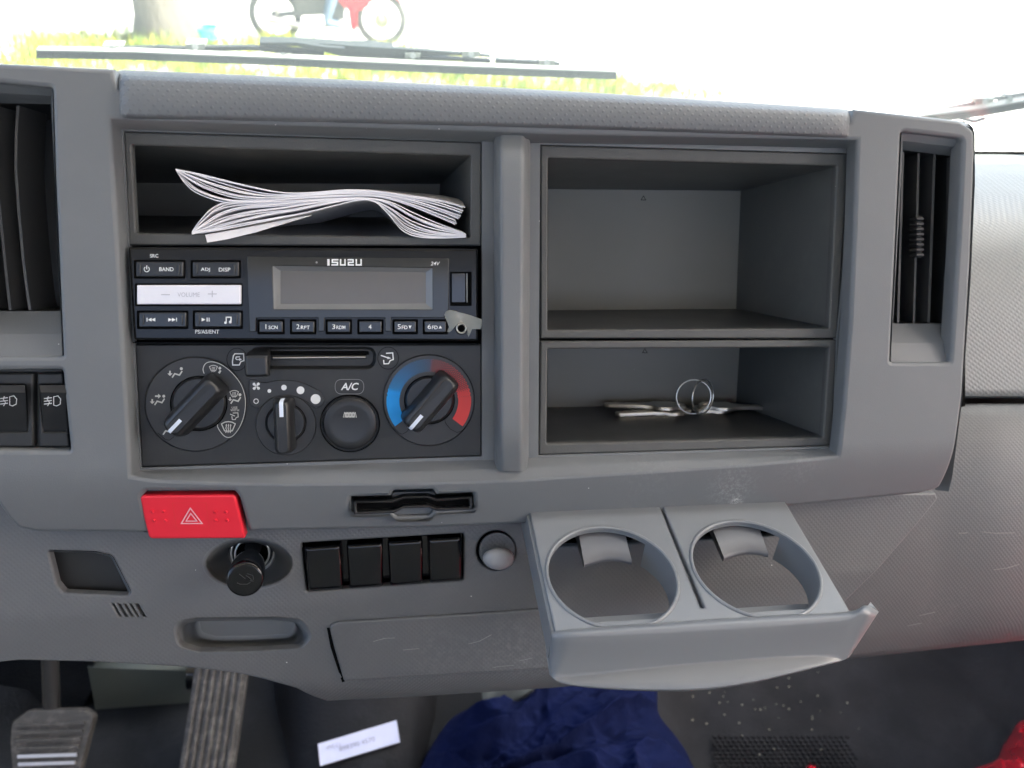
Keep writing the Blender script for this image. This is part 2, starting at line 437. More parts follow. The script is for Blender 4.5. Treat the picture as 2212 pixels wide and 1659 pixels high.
def text_mesh(s, bold, shear):
    k = (s, bold, shear)
    if k not in _tc:
        c = bpy.data.curves.new("t", 'FONT'); c.body = s; c.size = 1; c.offset = bold; c.shear = shear; c.resolution_u = 3
        o = bpy.data.objects.new("t", c); S.collection.objects.link(o)
        dg = bpy.context.evaluated_depsgraph_get(); dg.update()
        me = bpy.data.meshes.new_from_object(o.evaluated_get(dg))
        vs = [v.co.copy() for v in me.vertices]; fs = [list(p.vertices) for p in me.polygons]
        bpy.data.objects.remove(o); bpy.data.curves.remove(c); bpy.data.meshes.remove(me)
        x0, x1 = min(v.x for v in vs), max(v.x for v in vs); y0, y1 = min(v.y for v in vs), max(v.y for v in vs)
        _tc[k] = ([((v.x-(x0+x1)/2), (v.y-(y0+y1)/2)) for v in vs], fs, x1-x0, y1-y0)
    return _tc[k]
def text(mb, s, cx, cy, h, w, m, bold=.008, shear=0, width=None, fn=None, rot=0):
    vs, fs, tw, th = text_mesh(s, bold, shear); k = h/th; kx = (width/tw) if width else k
    fn = fn or P; cr, sr = math.cos(rot), math.sin(rot)
    mb.add([fn(cx+(x*kx*cr - -y*k*sr), cy+(x*kx*sr + -y*k*cr), w) for x, y in vs], fs, m, False); return mb
def rrect(x0, y0, x1, y1, r=4, seg=4): return fillet([(x0, y0), (x1, y0), (x1, y1), (x0, y1)], r, seg)
def quad(pts, r=0, seg=4): return fillet(pts, r, seg)
def bend(mb, f, lo, hi, n, axis=1):
    """cut the mesh along v (or u) and push w by f(p) so a flat moulding follows the real curvature"""
    bm = bmesh.new(); vv = [bm.verts.new(p) for p in mb.v]; lay = bm.faces.layers.int.new('m'); sl = bm.faces.layers.int.new('s')
    for fc, mi, sm in zip(mb.f, mb.m, mb.sm):
        try: x = bm.faces.new([vv[i] for i in fc])
        except ValueError: continue
        x[lay] = mi; x[sl] = int(sm)
    for k in range(n+1):
        c = Vector((0, 0, 0)); c[axis] = lo+(hi-lo)*k/n; no = Vector((0, 0, 0)); no[axis] = 1
        bmesh.ops.bisect_plane(bm, geom=bm.verts[:]+bm.edges[:]+bm.faces[:], dist=1e-6, plane_co=c, plane_no=no)
    bm.verts.index_update()
    mb.v = [v.co + Vector((0, 0, f(v.co))) for v in bm.verts]
    mb.f = [[v.index for v in x.verts] for x in bm.faces]; mb.m = [x[lay] for x in bm.faces]; mb.sm = [bool(x[sl]) for x in bm.faces]
    bm.free(); return mb

# ------------------------------------------------------------------ surroundings outside
GZ = CAMW.z-2.1
g = MB(); g.add([(-60, -40, GZ), (60, -40, GZ), (60, 120, GZ), (-60, 120, GZ)], [(0, 1, 2, 3)], 'concrete'); g.build('ground', kind='structure')
gr = MB()
def inside(x, y, poly):
    c = False
    for i in range(len(poly)):
        (x1, y1), (x2, y2) = poly[i-1], poly[i]
        if (y1 > y) != (y2 > y) and x < (x2-x1)*(y-y1)/(y2-y1)+x1: c = not c
    return c
gpoly = [tuple(WZ(x, y, GZ))[:2] for x, y in ((-160, 125), (150, 78), (300, 70), (480, 92), (640, 96), (900, 118), (1150, 150), (1420, 184), (1560, 206), (1560, 330), (-160, 330))]
gx0 = min(p[0] for p in gpoly); gx1 = max(p[0] for p in gpoly); gy0 = min(p[1] for p in gpoly); gy1 = max(p[1] for p in gpoly)
n = 0
while n < 15000:
    x, y = random.uniform(gx0, gx1), random.uniform(6.2, gy1)
    if not inside(x, y, gpoly): continue
    k = math.sin(x*2.3+1)*math.cos(y*3.1)+random.uniform(-.9, .9)
    if k < -.35: n += 1; continue
    h = random.uniform(.05, .16)*(1+.6*max(0, math.sin(x*5+y*3))); a = random.uniform(0, 6.28); dx, dy = math.cos(a)*.012, math.sin(a)*.012
    lx, ly = random.uniform(-.06, .06), random.uniform(-.06, .06)
    gr.add([(x-dx, y-dy, GZ), (x+dx, y+dy, GZ), (x+dx*.6+lx*.5, y+dy*.6+ly*.5, GZ+h*.6), (x+lx, y+ly, GZ+h)], [(0, 1, 2, 3)], 'grassm' if random.random() < .5 else 'grassy', False); n += 1
gr.build('grass', label='sunlit yellow green grass strip beside pale concrete', kind='stuff')

g = MB(); a, b = WZ(1750, -4, GZ), WZ(2330, 12, GZ); d = (b-a).normalized(); nn_ = Vector((-d.y, d.x, 0)); g.box((a+b)/2+d*6+nn_*.6+Vector((0, 0, .06)), (b-a).length+14, .5, .12, 'wornk', (d, nn_, Vector((0, 0, 1)))); g.build('kerb', kind='structure')
# tree
tb = WZ(366, 96, GZ); t0 = thing('tree', 'broad brown tree trunk standing in the grass beyond the windscreen', 'tree', tb)
m_ = MB(); rows = []
for k in range(15):
    z = k*.32; r = .25+.13*math.exp(-z*3.2)-.008*k; lean = -.045*z
    rows.append([tb+Vector((lean+math.cos(a)*r*(1+.06*math.sin(3*a+k)), math.sin(a)*r, z-.03)) for a in [2*math.pi*j/20 for j in range(20)]])
m_.grid(rows, 'bark', True, cu=True)
top = tb+Vector((-.045*14*.32, 0, 14*.32)); tips = []
for k in range(7):
    a = k*.9; e = top+Vector((math.cos(a)*1.5, math.sin(a)*1.5, random.uniform(.7, 1.9))); tips.append(e)
    m_.tube([top-Vector((0, 0, .4)), top.lerp(e, .5)+Vector((0, 0, .15)), e], [.12, .08, .03], 'bark', 8)
m_.build('trunk', t0)
m_ = MB()
for k in range(2600):
    c = random.choice(tips); d = Vector((random.gauss(0, .55), random.gauss(0, .55), random.gauss(0, .4))); p = c+d
    a = Vector((random.uniform(-1, 1), random.uniform(-1, 1), random.uniform(-1, 1))).normalized()*.07; b = a.orthogonal().normalized()*.04
    m_.add([p-a, p+b, p+a, p-b], [(0, 1, 2, 3)], 'leaf', False)
m_.build('crown', t0)

# litter
lb = WZ(441, 97, GZ); m_ = MB(); rows = []
for i in range(7):
    r = [.02, .07, .11, .14, .13, .16, .155][i]
    rows.append([lb+Vector((math.cos(a)*r*(1+.12*math.sin(a*3+i)), math.sin(a)*r*.8, .03*i+.01*math.sin(a*2))) for a in [2*math.pi*j/18 for j in range(18)]])
m_.loops(rows, 'teal', True, cap0=True); o = m_.build('plastic_bowl'); tag(o, 'small teal plastic bowl lying in grass by the tree trunk', 'bowl')

# motorcycle, side on
ra = WZ(599, 88, GZ); fa = WZ(825, 97, GZ); ax = (fa-ra); wb = ax.length; ax.normalize(); ay = Vector((-ax.y, ax.x, 0)); org = (ra+fa)/2
bt = thing('motorcycle', 'red motorcycle parked beyond the windscreen to the right of the tree', 'motorcycle', org)
def B(x, z, y=0): return org+ax*x+ay*y+Vector((0, 0, z))
hw = wb/2
for sx in (-hw, hw):
    m_ = MB(); m_.tube([B(sx+math.cos(a)*.235, .26+math.sin(a)*.235) for a in [2*math.pi*k/32 for k in range(32)]], .042, 'tyre', 10, closed=True)
    wo = m_.build('wheel', bt)
    m_ = MB(); m_.tube([B(sx+math.cos(a)*.205, .26+math.sin(a)*.205) for a in [2*math.pi*k/32 for k in range(32)]], .008, 'chrome', 6, closed=True)
    m_.tube([B(sx, .26, -.05), B(sx, .26, .05)], .045, 'engine', 12)
    for k in range(18):
        a = 2*math.pi*k/18; m_.tube([B(sx, .26), B(sx+math.cos(a)*.2, .26+math.sin(a)*.2)], .003, 'chrome', 4)
    if sx > 0: m_.tube([B(sx, .26, -.06), B(sx, .26, -.055)], .085, 'steel', 20)
    m_.build('rim', wo)
m_ = MB(); m_.box(B(-.16, .42), .36, .2, .26, 'engine', (ax, ay, Vector((0,0,1)))); m_.box(B(.06, .36), .22, .2, .2, 'engine', (ax, ay, Vector((0,0,1)))); m_.tube([B(.02, .40), B(.20, .46)], [.08, .06], 'engine', 12)
m_.tube([B(.2, .44, -.05), B(.1, .2, -.09), B(-.2, .17, -.12), B(-.62, .24, -.14)], [.018, .02, .03, .045], 'steel', 10); m_.build('engine', bt)
m_ = MB()
for s in (-.07, .07): m_.tube([B(-hw, .26, s), B(-.12, .30, s)], .02, 'engine', 8); m_.tube([B(-hw+.02, .27, s), B(-.42, .60, s)], .018, 'steel', 8)
m_.tube([B(-.1, .35), B(.1, .60), B(.36, .78)], .03, 'engine', 8); m_.tube([B(-.55, .62), B(-.1, .56), B(.1, .58)], .03, 'engine', 8); m_.build('frame', bt)
m_ = MB()
for s in (-.06, .06): m_.tube([B(hw, .26, s), B(hw-.13, .60, s), B(hw-.2, .84, s)], .018, 'steel', 8)
m_.tube([B(hw-.22, .90, -.3), B(hw-.22, .92, 0), B(hw-.22, .90, .3)], .014, 'seat', 8); m_.build('fork', bt)
m_ = MB(); m_.loops([[B(hw+math.cos(a)*.285, .26+math.sin(a)*.285, y) for a in [R(40+k*9) for k in range(15)]]+[B(hw+math.cos(a)*.275, .26+math.sin(a)*.275, y) for a in [R(166-k*9) for k in range(15)]] for y in (-.05, .05)], 'bikered', True, cap0=True, cap1=True); m_.build('mudguard', bt)
m_ = MB()
for s in (-1, 1):
    out = [(.02, .66), (.12, .44), (.20, .36), (.22, .17), (.29, .15), (.30, .36), (.42, .40), (.50, .62), (.46, .86), (.2, .80), (.05, .72)]
    m_.loops([[B(x, z, s*.10) for x, z in out], [B(x, z, s*.13) for x, z in out]], 'bikered', False, cap0=True, cap1=True)
m_.build('leg_shield', bt)
m_ = MB(); m_.loops([[B(x, z+h, y) for (y, h) in ((-.12, 0), (-.12, .07), (.12, .07), (.12, 0))] for x, z in ((-.62, .70), (-.3, .68), (.0, .64), (.12, .60))], 'seat', False, cap0=True, cap1=True); m_.build('seat', bt)

# rider, one continuous skinned body sitting on the motorcycle
def person():
    org2 = B(-.1, .74)
    o = thing('person', 'person in light blue jeans sitting on the red motorcycle', 'person', org2)
    J = {'pel': (-.12, .80, 0, .13), 'chest': (-.06, 1.12, 0, .15), 'neck': (0, 1.33, 0, .06), 'head': (.03, 1.47, 0, .095), 'top': (.03, 1.56, 0, .07)}
    E = [('pel', 'chest'), ('chest', 'neck'), ('neck', 'head'), ('head', 'top')]
    for s, t in ((-1, 'l'), (1, 'r')):
        J.update({'hip'+t: (-.08, .78, s*.10, .10), 'knee'+t: (.22, .62, s*.17, .066), 'ank'+t: (.10, .24, s*.17, .045), 'toe'+t: (.27, .20, s*.17, .035),
                  'sh'+t: (-.03, 1.27, s*.17, .06), 'elb'+t: (.08, 1.03, s*.24, .045), 'wr'+t: (.30, .95, s*.26, .03)})
        E += [('pel', 'hip'+t), ('hip'+t, 'knee'+t), ('knee'+t, 'ank'+t), ('ank'+t, 'toe'+t), ('chest', 'sh'+t), ('sh'+t, 'elb'+t), ('elb'+t, 'wr'+t)]
    ks = list(J); me = bpy.data.meshes.new('body')
    me.from_pydata([LOC[o.name].inverted() @ B(J[k][0]-.13, J[k][1], J[k][2]) for k in ks], [(ks.index(a), ks.index(b)) for a, b in E], [])
    b = bpy.data.objects.new('body', me); S.collection.objects.link(b); b.parent = o
    sk = b.modifiers.new('s', 'SKIN')
    for v, k in zip(me.skin_vertices[0].data, ks): v.radius = (J[k][3], J[k][3]); v.use_root = (k == 'pel')
    ss = b.modifiers.new('d', 'SUBSURF'); ss.levels = 2; ss.render_levels = 2
    dg = bpy.context.evaluated_depsgraph_get(); dg.update()
    m2 = bpy.data.meshes.new_from_object(b.evaluated_get(dg)); b.modifiers.clear(); b.data = m2
    for q in ('jeans', 'shirt', 'skin'): m2.materials.append(mat[q])
    for p in m2.polygons:
        z = p.center.z+org2.z-GZ; p.use_smooth = True
        p.material_index = 0 if z < .90 else (1 if z < 1.32 else 2)
person()

# ------------------------------------------------------------------ the cab
FZ = CAMW.z-.95
m_ = MB(); m_.grid([[Vector((x, y, FZ+(max(0, y-.35)*.9))) for x in (-1.1, -.4, .3, 1.3)] for y in (-1.0, -.4, .2, .35, .62)], 'floor', False); m_.build('floor', kind='structure')
m_ = MB(); m_.box((.1, .60, -.46), 2.4, .03, .62, 'floor'); m_.build('wall_front', kind='structure')
m_ = MB(); m_.box((.1, -.45, .80), 2.4, 1.25, .04, 'headliner'); m_.build('ceiling', kind='structure')
m_ = MB(); m_.box((.1, -1.02, -.27), 2.4, .04, 1.06, 'doorcard'); m_.box((.1, -1.02, .665), 2.4, .04, .27, 'doorcard')
for x, w in ((-.93, .34), (1.13, .34)): m_.box((x, -1.02, .395), w, .04, .27, 'doorcard')
m_.build('wall_back', kind='structure')
for nm, x in (('wall_left', -1.1), ('wall_right', 1.3)):
    m_ = MB(); m_.box((x, -.25, -.44), .05, 1.7, .68, 'doorcard')
    if x > 0:
        m_.box((x, .12, .34), .05, .70, .88, 'doorcard'); m_.box((x, -.92, .34), .05, .22, .88, 'doorcard')  # unseen window side filled in here, leaving a small opening to aim the sun
    m_.build(nm, kind='structure')

# windscreen
ws0, ws1 = Vector((0, .43, -.16)), Vector((0, .27, .80))
m_ = MB()
rows = []
for k in range(9):
    q = k/8; c = ws0.lerp(ws1, q)
    rows.append([c+Vector((-1.05+2.3*j/16, -.10*((j-8)/8)**2+.012*math.sin(q*3.14), 0)) for j in range(17)])
m_.grid(rows, 'glass'); o = m_.build('windscreen'); tag(o, 'greenish windscreen glass with glare haze mixed in, in front of the dashboard', 'windscreen')

wn_ = Vector((0, .98, .16)).normalized(); wp_ = ws0+Vector((0, .035, 0))
def WW(x, y, out=0): return WP(x, y, wp_+wn_*out, wn_)
def wiper(name_label, spine, arch, arm, clips, holes=()):
    a = WW(*spine[len(spine)//2]); o = thing('wiper', name_label, 'wiper', a, group='windscreen wipers')
    m_ = MB()
    th = Vector((0, .006, 0))
    def strip(top, bot, m, t=.006, out=0):
        A = [WW(x, y, out) for x, y in top]; Bq = [WW(x, y, out) for x, y in bot]; dv = wn_*t
        m_.loops([[a_, a_+dv, b_+dv, b_] for a_, b_ in zip(A, Bq)], m, False, cap0=True, cap1=True)
    strip([(x, y+2) for x, y in spine], [(x, y+18) for x, y in spine], 'wiper', .006)
    strip([(x, y) for x, y in spine], [(x, y+2.2) for x, y in spine], 'wiperedge', .009)
    m_.build('blade', o)
    m_ = MB()
    for (top, bot) in arch: strip(top, bot, 'wiper', .005, .012)
    m_.build('frame', o)
    for (cx, cy, hw_, hh) in clips:
        m_ = MB(); strip([(cx-hw_, cy-hh), (cx+hw_, cy-hh)], [(cx-hw_*1.0, cy+hh), (cx+hw_*.9, cy+hh)], 'wiperedge', .012, .011)
        m_.tube([WW(cx, cy, .005), WW(cx, cy, .006)], .003, 'steel', 10); m_.build('clip', o)
    m_ = MB()
    for (top, bot) in arm: strip(top, bot, 'wiper', .012, .02)
    m_.build('arm', o); return o
sp = [(78, 108), (300, 112), (600, 124), (900, 138), (1150, 148), (1332, 154)]
wiper('long wiper lying across the windscreen behind the dotted pad, seen in front of the tree', sp,
  [([(118, 108), (270, 103), (350, 101), (432, 106)], [(118, 112), (270, 110), (350, 112), (432, 112)]),
   ([(430, 101), (540, 100), (640, 106), (700, 112)], [(430, 112), (540, 109), (640, 118), (700, 124)]),
   ([(560, 92), (640, 92), (700, 101), (760, 106)], [(560, 100), (640, 100), (700, 112), (760, 128)]),
   ([(745, 98), (840, 104), (920, 109), (990, 115), (1050, 120)], [(745, 128), (820, 130), (836, 126), (838, 122), (840, 120)]),
   ([(840, 104), (960, 112), (1060, 120)], [(840, 109), (960, 116), (1060, 124)]),
   ([(836, 118), (880, 120), (990, 126), (1060, 130)], [(836, 134), (880, 130), (990, 132), (1060, 134)]),
   ([(1070, 128), (1150, 132), (1210, 137)], [(1070, 142), (1150, 144), (1210, 146)]),
   ([(1000, 130), (1060, 132)], [(1000, 142), (1060, 144)])],
  [([(560, 90), (640, 91), (740, 97)], [(560, 94), (640, 96), (745, 106)]), ([(690, 97), (800, 98), (850, 104)], [(690, 106), (800, 108), (850, 110)])],
  [(243, 104, 22, 5), (422, 101, 22, 6), (612, 120, 18, 5), (1018, 117, 20, 6), (1182, 135, 18, 5), (892, 120, 17, 5)])
sp2 = [(1985, 250), (2050, 243), (2120, 234), (2212, 218), (2330, 196)]
wiper('wiper rising behind the right end of the dashboard beside the narrow vent', sp2,
  [([(2012, 243), (2060, 232), (2110, 222)], [(2012, 247), (2060, 240), (2110, 234)]),
   ([(2110, 219), (2180, 208), (2300, 188)], [(2110, 223), (2180, 211), (2300, 191)]),
   ([(2140, 224), (2200, 218), (2300, 200)], [(2140, 232), (2200, 226), (2300, 206)]),
   ([(2070, 252), (2110, 262), (2130, 256)], [(2070, 258), (2104, 267), (2134, 258)])],
  [([(2160, 218), (2300, 196)], [(2160, 222), (2300, 200)])],
  [(2128, 220, 20, 7), (2182, 214, 6, 4)])

# ------------------------------------------------------------------ dashboard
DM = Matrix(((1, 0, 0, 0), (0, sT, -cT, 0), (0, cT, sT, 0), (0, 0, 0, 1)))
dash = thing('dashboard', 'grey plastic truck dashboard with radio, dials, storage bins and an open cup holder', 'dashboard', mtx=DM)
dash['_dash'] = 1
def vof(y, x=900): return P(x, y).y
V0, V1 = vof(985), vof(1165)
def fs(p):                                      # surround rolls under towards its lower edge
    t = max(0, min(1.3, (V0-p.y)/(V0-V1))); return -.0145*t*t*(1.6-.6*t)
# ---- surround plate
O1 = [(240, 258), (600, 272), (1050, 285), (1110, 288), (1180, 291), (1500, 297), (1852, 303), (1846, 480), (1836, 700), (1822, 880), (1811, 984), (1640, 1000), (1470, 1013), (1154, 1034), (1106, 1037), (914, 1042), (618, 1044), (471, 1041), (330, 1035), (285, 1028), (272, 800), (255, 500)]
O2 = [(262, 280), (600, 291), (1062, 306), (1110, 308), (1150, 309), (1500, 313), (1839, 321), (1834, 490), (1822, 700), (1812, 870), (1805, 967), (1640, 973), (1470, 978), (1154, 988), (1106, 991), (914, 996), (618, 1006), (471, 1011), (335, 1015), (303, 1016), (290, 800), (275, 500)]
notch = [(532, 1164), (527, 1150), (515, 1080, 10), (505, 1064, 8), (312, 1063, 8), (302, 1075, 8), (306, 1120), (313, 1166)]
outl = [(-120, 132), (246, 149), (253, 190), (1838, 262), (1846, 236), (2075, 261, 22), (2106, 282, 24), (2107, 330), (2098, 560), (2080, 860), (2056, 1030), (2050, 1062, 14), (2010, 1076), (1700, 1109), (1250, 1144), (900, 1158)] + notch + [(60, 1163), (22, 1153), (4, 1125), (-12, 1090), (-30, 1060), (-120, 1040)]
outer = []
for q in outl: outer.append(q if len(q) == 3 else (q[0], q[1], 0))
outer = fillet(outer, 0)
vr_o = quad([(1948, 283, 8), (2081, 299, 12), (2072, 500, 0), (2054, 783, 6), (1924, 783, 6)], 4)
vl_o = quad([(-110, 168, 0), (0, 178, 0), (112, 189, 8), (118, 380, 0), (135, 770, 5), (-110, 772, 0)], 4)
fog_o = quad([(-110, 799, 0), (134, 799, 8), (151, 974, 6), (-110, 974, 0)], 4)
slot_o = quad([(756, 1079, 5), (846, 1077, 3), (850, 1064, 6), (936, 1062, 6), (944, 1074, 3), (1026, 1070, 6), (1028, 1108, 6), (941, 1112, 3), (930, 1126, 12), (858, 1128, 12), (846, 1115, 3), (757, 1117, 6)], 4)
m_ = MB(); plate(m_, outer, 0, .010, .0022, 'grey', holes=[O1, vr_o, vl_o, fog_o, slot_o])
ring_loft(m_, [(O1, -.001), ([(a[0]*.5+b[0]*.5, a[1]*.5+b[1]*.5) for a, b in zip(O1, O2)], -.0055), (O2, -.0125)], 'grey')
bend(m_, fs, V1-.01, V0, 40)
# flat inner field with the openings of the two dark units
Lo = [(266, 283), (1041, 306), (1041, 986), (305, 1011)]
Ro = [(1167, 312), (1836, 331), (1826, 560), (1808, 733), (1800, 964), (1163, 984)]
m2 = MB(); O2b = [(x+(4 if x > 1100 else -4), y+(4 if y > 600 else -4)) for x, y in O2]
plate(m2, O2b, -.0125, .004, .0, 'grey', holes=[quad(Lo, 3), quad(Ro, 3)])
def cut_fold(v): return v
m_.add(m2.v, m2.f, 'grey', m2.sm)
sur = m_.build('surround_panel', dash)
# ---- centre pillar
m_ = MB(); rows = []
for q in range(15):
    t = q/14; y = 286+(1018-286)*t; cl = 1066+2*t; cr = 1146-4*t
    lift = .006 if 0 < q < 14 else -.004
    if q in (1, 13): lift = .0045
    W0 = -.0125
    prof = [(cl, W0), (cl+3, W0+.006+lift*.2), (cl+13, lift-.0016), (cl+16, lift-.0004), (cl+19, lift), (cl+24, lift), (cr-24, lift), (cr-19, lift), (cr-16, lift-.0004), (cr-13, lift-.0016), (cr-3, W0+.006+lift*.2), (cr, W0)]
    rows.append([P(x, y, w+fs(P(x, y))*(.6 if w > -.01 else 1)*0) for x, w in prof])
m_.grid(rows, 'grey'); m_.build('centre_pillar', dash)
# ---- dotted pad
xs = [250, 253, 258, 266, 280, 400, 550, 700, 850, 1000, 1150, 1300, 1450, 1600, 1750, 1815, 1829, 1837, 1841, 1843]
m_ = MB(); rows = []
for i, x in enumerate(xs):
    t = (x-250)/1593; yb = 263+22*t+ 20*t*t*.9; yt = 150+86*t-6*math.sin(math.pi*t)
    e = min(x-250, 1843-x); k = max(0, 1-e/22)**2*.011; sq = max(0, 1-e/18)**2*7
    pr = [(0, -.010), (.03, -.005), (.07, .0005), (.12, .0032), (.18, .0042), (.5, .0046), (.78, .0036), (.86, .0018), (.92, -.0025), (.97, -.010), (1.0, -.021)]
    row = [P(x, (yb-sq)+((yt+sq)-(yb-sq))*a, w-k) for a, w in pr]
    wi = lambda p: Vector((p.x, p.y*sT+p.z*cT, -p.y*cT+p.z*sT))
    last = row[-1]; back = Vector((0, 1*sT-.38*-0, 0))
    bw = Vector((0, .92, -.40)); bl = Vector((bw.x, bw.y*sT+bw.z*cT, -bw.y*cT+bw.z*sT))
    row += [last+bl*.02, last+bl*.1]
    rows.append(row)
m_.grid(rows, 'pad'); m_.build('dotted_pad', dash)
# ---- dash top behind the surround (slopes away towards the windscreen)
m_ = MB()
for line in ([(-120, 132), (60, 140), (246, 149)], [(1846, 236), (1960, 248), (2075, 261), (2095, 268)]):
    rr = []
    for x, y in line:
        a = P(x, y+7, -.004); b = P(x, y+1.5, -.010); c = P(x, y+.5, -.022)
        rr.append([a, b, c, c+bl*.03, c+bl*.2])
    m_.grid(rr, 'grey')
rr = []
for x in (-120, 400, 1000, 1500, 2095):
    a = P(x, 190+.055*x, -.02); rr.append([a+bl*.03, a+bl*.2, a+bl*.36])
m_.grid(rr, 'grey'); 
rr = []
for q in range(8):
    x0, y0 = ((2095, 268), (2103, 276), (2107, 290), (2107, 400), (2098, 600), (2080, 860), (2058, 1030), (2050, 1062))[q]
    a = P(x0-1, y0, -.006+fs(P(x0, y0))); dd = (.06, .06, .06, .06, .06, .04, .014, .004)[q]; rr.append([a, a+Vector((-.002, 0, -dd*.4)), a+Vector((-.006, 0, -dd))])
m_.grid(rr, 'grey'); m_.build('dash_top', dash)

# ---- storage compartments
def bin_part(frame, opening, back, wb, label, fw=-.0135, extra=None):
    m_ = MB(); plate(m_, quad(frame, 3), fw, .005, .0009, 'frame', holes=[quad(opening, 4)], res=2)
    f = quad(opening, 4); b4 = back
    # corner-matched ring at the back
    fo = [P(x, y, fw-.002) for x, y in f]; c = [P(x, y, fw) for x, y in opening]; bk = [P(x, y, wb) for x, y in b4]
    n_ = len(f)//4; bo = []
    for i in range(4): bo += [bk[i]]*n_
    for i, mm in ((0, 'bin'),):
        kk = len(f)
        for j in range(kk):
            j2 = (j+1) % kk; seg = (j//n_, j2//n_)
            m_.add([fo[j], fo[j2], bo[j2], bo[j]], [(0, 1, 2, 3)], 'binfloor_shade' if seg == (2, 3) or (seg[0] == seg[1] and seg[0] in (2, 3)) else 'bin', False)
    m_.poly(bk, 'binback_lit')
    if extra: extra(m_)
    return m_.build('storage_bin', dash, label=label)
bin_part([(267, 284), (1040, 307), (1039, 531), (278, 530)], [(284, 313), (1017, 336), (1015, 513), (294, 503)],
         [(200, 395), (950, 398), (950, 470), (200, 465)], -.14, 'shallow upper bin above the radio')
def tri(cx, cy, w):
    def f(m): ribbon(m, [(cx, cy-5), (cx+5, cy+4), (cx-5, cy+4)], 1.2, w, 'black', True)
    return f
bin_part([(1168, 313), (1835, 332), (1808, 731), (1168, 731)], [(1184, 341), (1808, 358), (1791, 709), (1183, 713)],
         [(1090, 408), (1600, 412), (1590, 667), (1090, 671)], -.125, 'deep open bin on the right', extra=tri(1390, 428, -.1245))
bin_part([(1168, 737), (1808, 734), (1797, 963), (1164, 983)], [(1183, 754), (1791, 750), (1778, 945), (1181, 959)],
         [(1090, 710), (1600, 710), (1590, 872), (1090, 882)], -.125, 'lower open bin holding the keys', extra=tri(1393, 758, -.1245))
m_ = MB(); m_.grid([[P(x, y, -.15) for x in (-140, 500, 1100, 1700, 2060)] for y in (320, 600, 900, 1240)], 'black', False); m_.grid([[P(x, y, -.07) for x in (1850, 1950, 2085)] for y in (262, 500, 900, 1050)], 'black', False)
m_.grid([[P(x, 200+(x-240)*.056+k*.45*(320-200-(x-240)*.056)*1.0 if k else 200+(x-240)*.056, w) for x in (-140, 500, 1100, 1700, 2060)] for k, w in ((0, -.012), (1, -.08), (2.2, -.15))], 'black', False); m_.build('light_block_shell', dash)  # black sheets added behind the dash to stop light leaking through openings
# thin dark backing so that gaps read dark
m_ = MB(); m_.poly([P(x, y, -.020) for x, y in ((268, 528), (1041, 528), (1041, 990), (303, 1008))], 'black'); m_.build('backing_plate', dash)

# ---- radio
RW = -.006
m_ = MB(); plate(m_, quad([(276, 533, 6), (1033, 537, 6), (1033, 737, 5), (289, 735, 7)], 6), RW, .022, .0013, 'radio', res=3)
plate(m_, quad([(286, 739, 2), (1033, 741, 2), (1033, 744), (286, 742)], 1), RW-.004, .01, .0004, 'radio', res=1)
cov = quad([(533, 554), (970, 558), (969, 672), (958, 687), (845, 686), (845, 716), (832, 716), (832, 687), (701, 687), (701, 716), (687.5, 716), (687.5, 687), (553, 687), (553, 717), (539, 717)], 1.5, 3)
dispo = quad([(589, 574), (934, 579), (934.5, 668.5), (592, 668)], 1, 2); dispi = quad([(606, 585), (920, 588), (920, 655.5), (606, 657)], 1, 2)
text(m_, 'SRC', 333, 552.6, 7.6, RW+.00025, 'white'); text(m_, 'PS/AS/ENT', 447.5, 716.5, 8.4, RW+.00025, 'white', width=52)
rad = m_.build('radio', dash, label='black truck radio with silver volume bar and six numbered buttons')
m_ = MB(); plate(m_, cov, RW+.0024, .0018, .0004, 'cover', holes=[dispo], res=2)
ring_loft(m_, [(dispo, RW+.0021), (dispi, RW+.0004)], 'screenbevel', False)
m_.poly([P(x, y, RW+.0004) for x, y in dispi], 'screen')
LW = RW+.0026
# maker's lettering
def logo(x0, x1, y0, y1):
    w_ = (x1-x0); c = [(0, .085), (.125, .315), (.35, .55), (.585, .775), (.81, 1.0)]; t = 3.1; H = y1-y0
    def X(a): return x0+a*w_
    yt, ym, yb = y0+t/2, (y0+y1)/2, y1-t/2
    ribbon(m_, [(X(.04), y0), (X(.04), y1)], 5.0, LW, 'white')
    a, b = X(.125), X(.325); ribbon(m_, [(b, yt), (a+2, yt), (a+2, ym), (b-2, ym), (b-2, yb), (a, yb)], t, LW, 'white')
    a, b = X(.36), X(.54); ribbon(m_, [(a+2, y0), (a+2, yb), (b-2, yb), (b-2, y0)], t, LW, 'white')
    a, b = X(.585), X(.77); ribbon(m_, [(a, yt), (b-2, yt), (b-2, ym), (a+2, ym), (a+2, yb), (b, yb)], t, LW, 'white')
    a, b = X(.81), X(1.0); ribbon(m_, [(a+2, y0), (a+2, yb), (b-2, yb), (b-2, y0)], t, LW, 'white')
logo(706.5, 782, 559.6, 573.8)
text(m_, '24V', 940.3, 569.3, 8, LW, 'white', shear=.2, width=20); disc(m_, 684, 566.8, 2.2, LW, 'line')
m_.build('display', rad)
def rbutton(x0, y0, x1, y1, draw, bars=True, m='button', lift=.0030, name='button', r=2.5):
    mb = MB(); plate(mb, rrect(x0-3, y0-3, x1+3, y1+3, 3, 3), RW+.0003, .0006, .0002, 'black', res=1)
    plate(mb, rrect(x0+1, y0+1, x1-1, y1-1, r, 3), RW+lift, .003, .0006, m, res=2)
    if bars:
        for bx in (x0+10, x1-11): plate(mb, rrect(bx-2, y0+6, bx+2.5, y1-7, 2, 3), RW+lift+.0008, .001, .00035, m, res=2)
    draw(mb, RW+lift+.00015); return mb.build(name, rad)
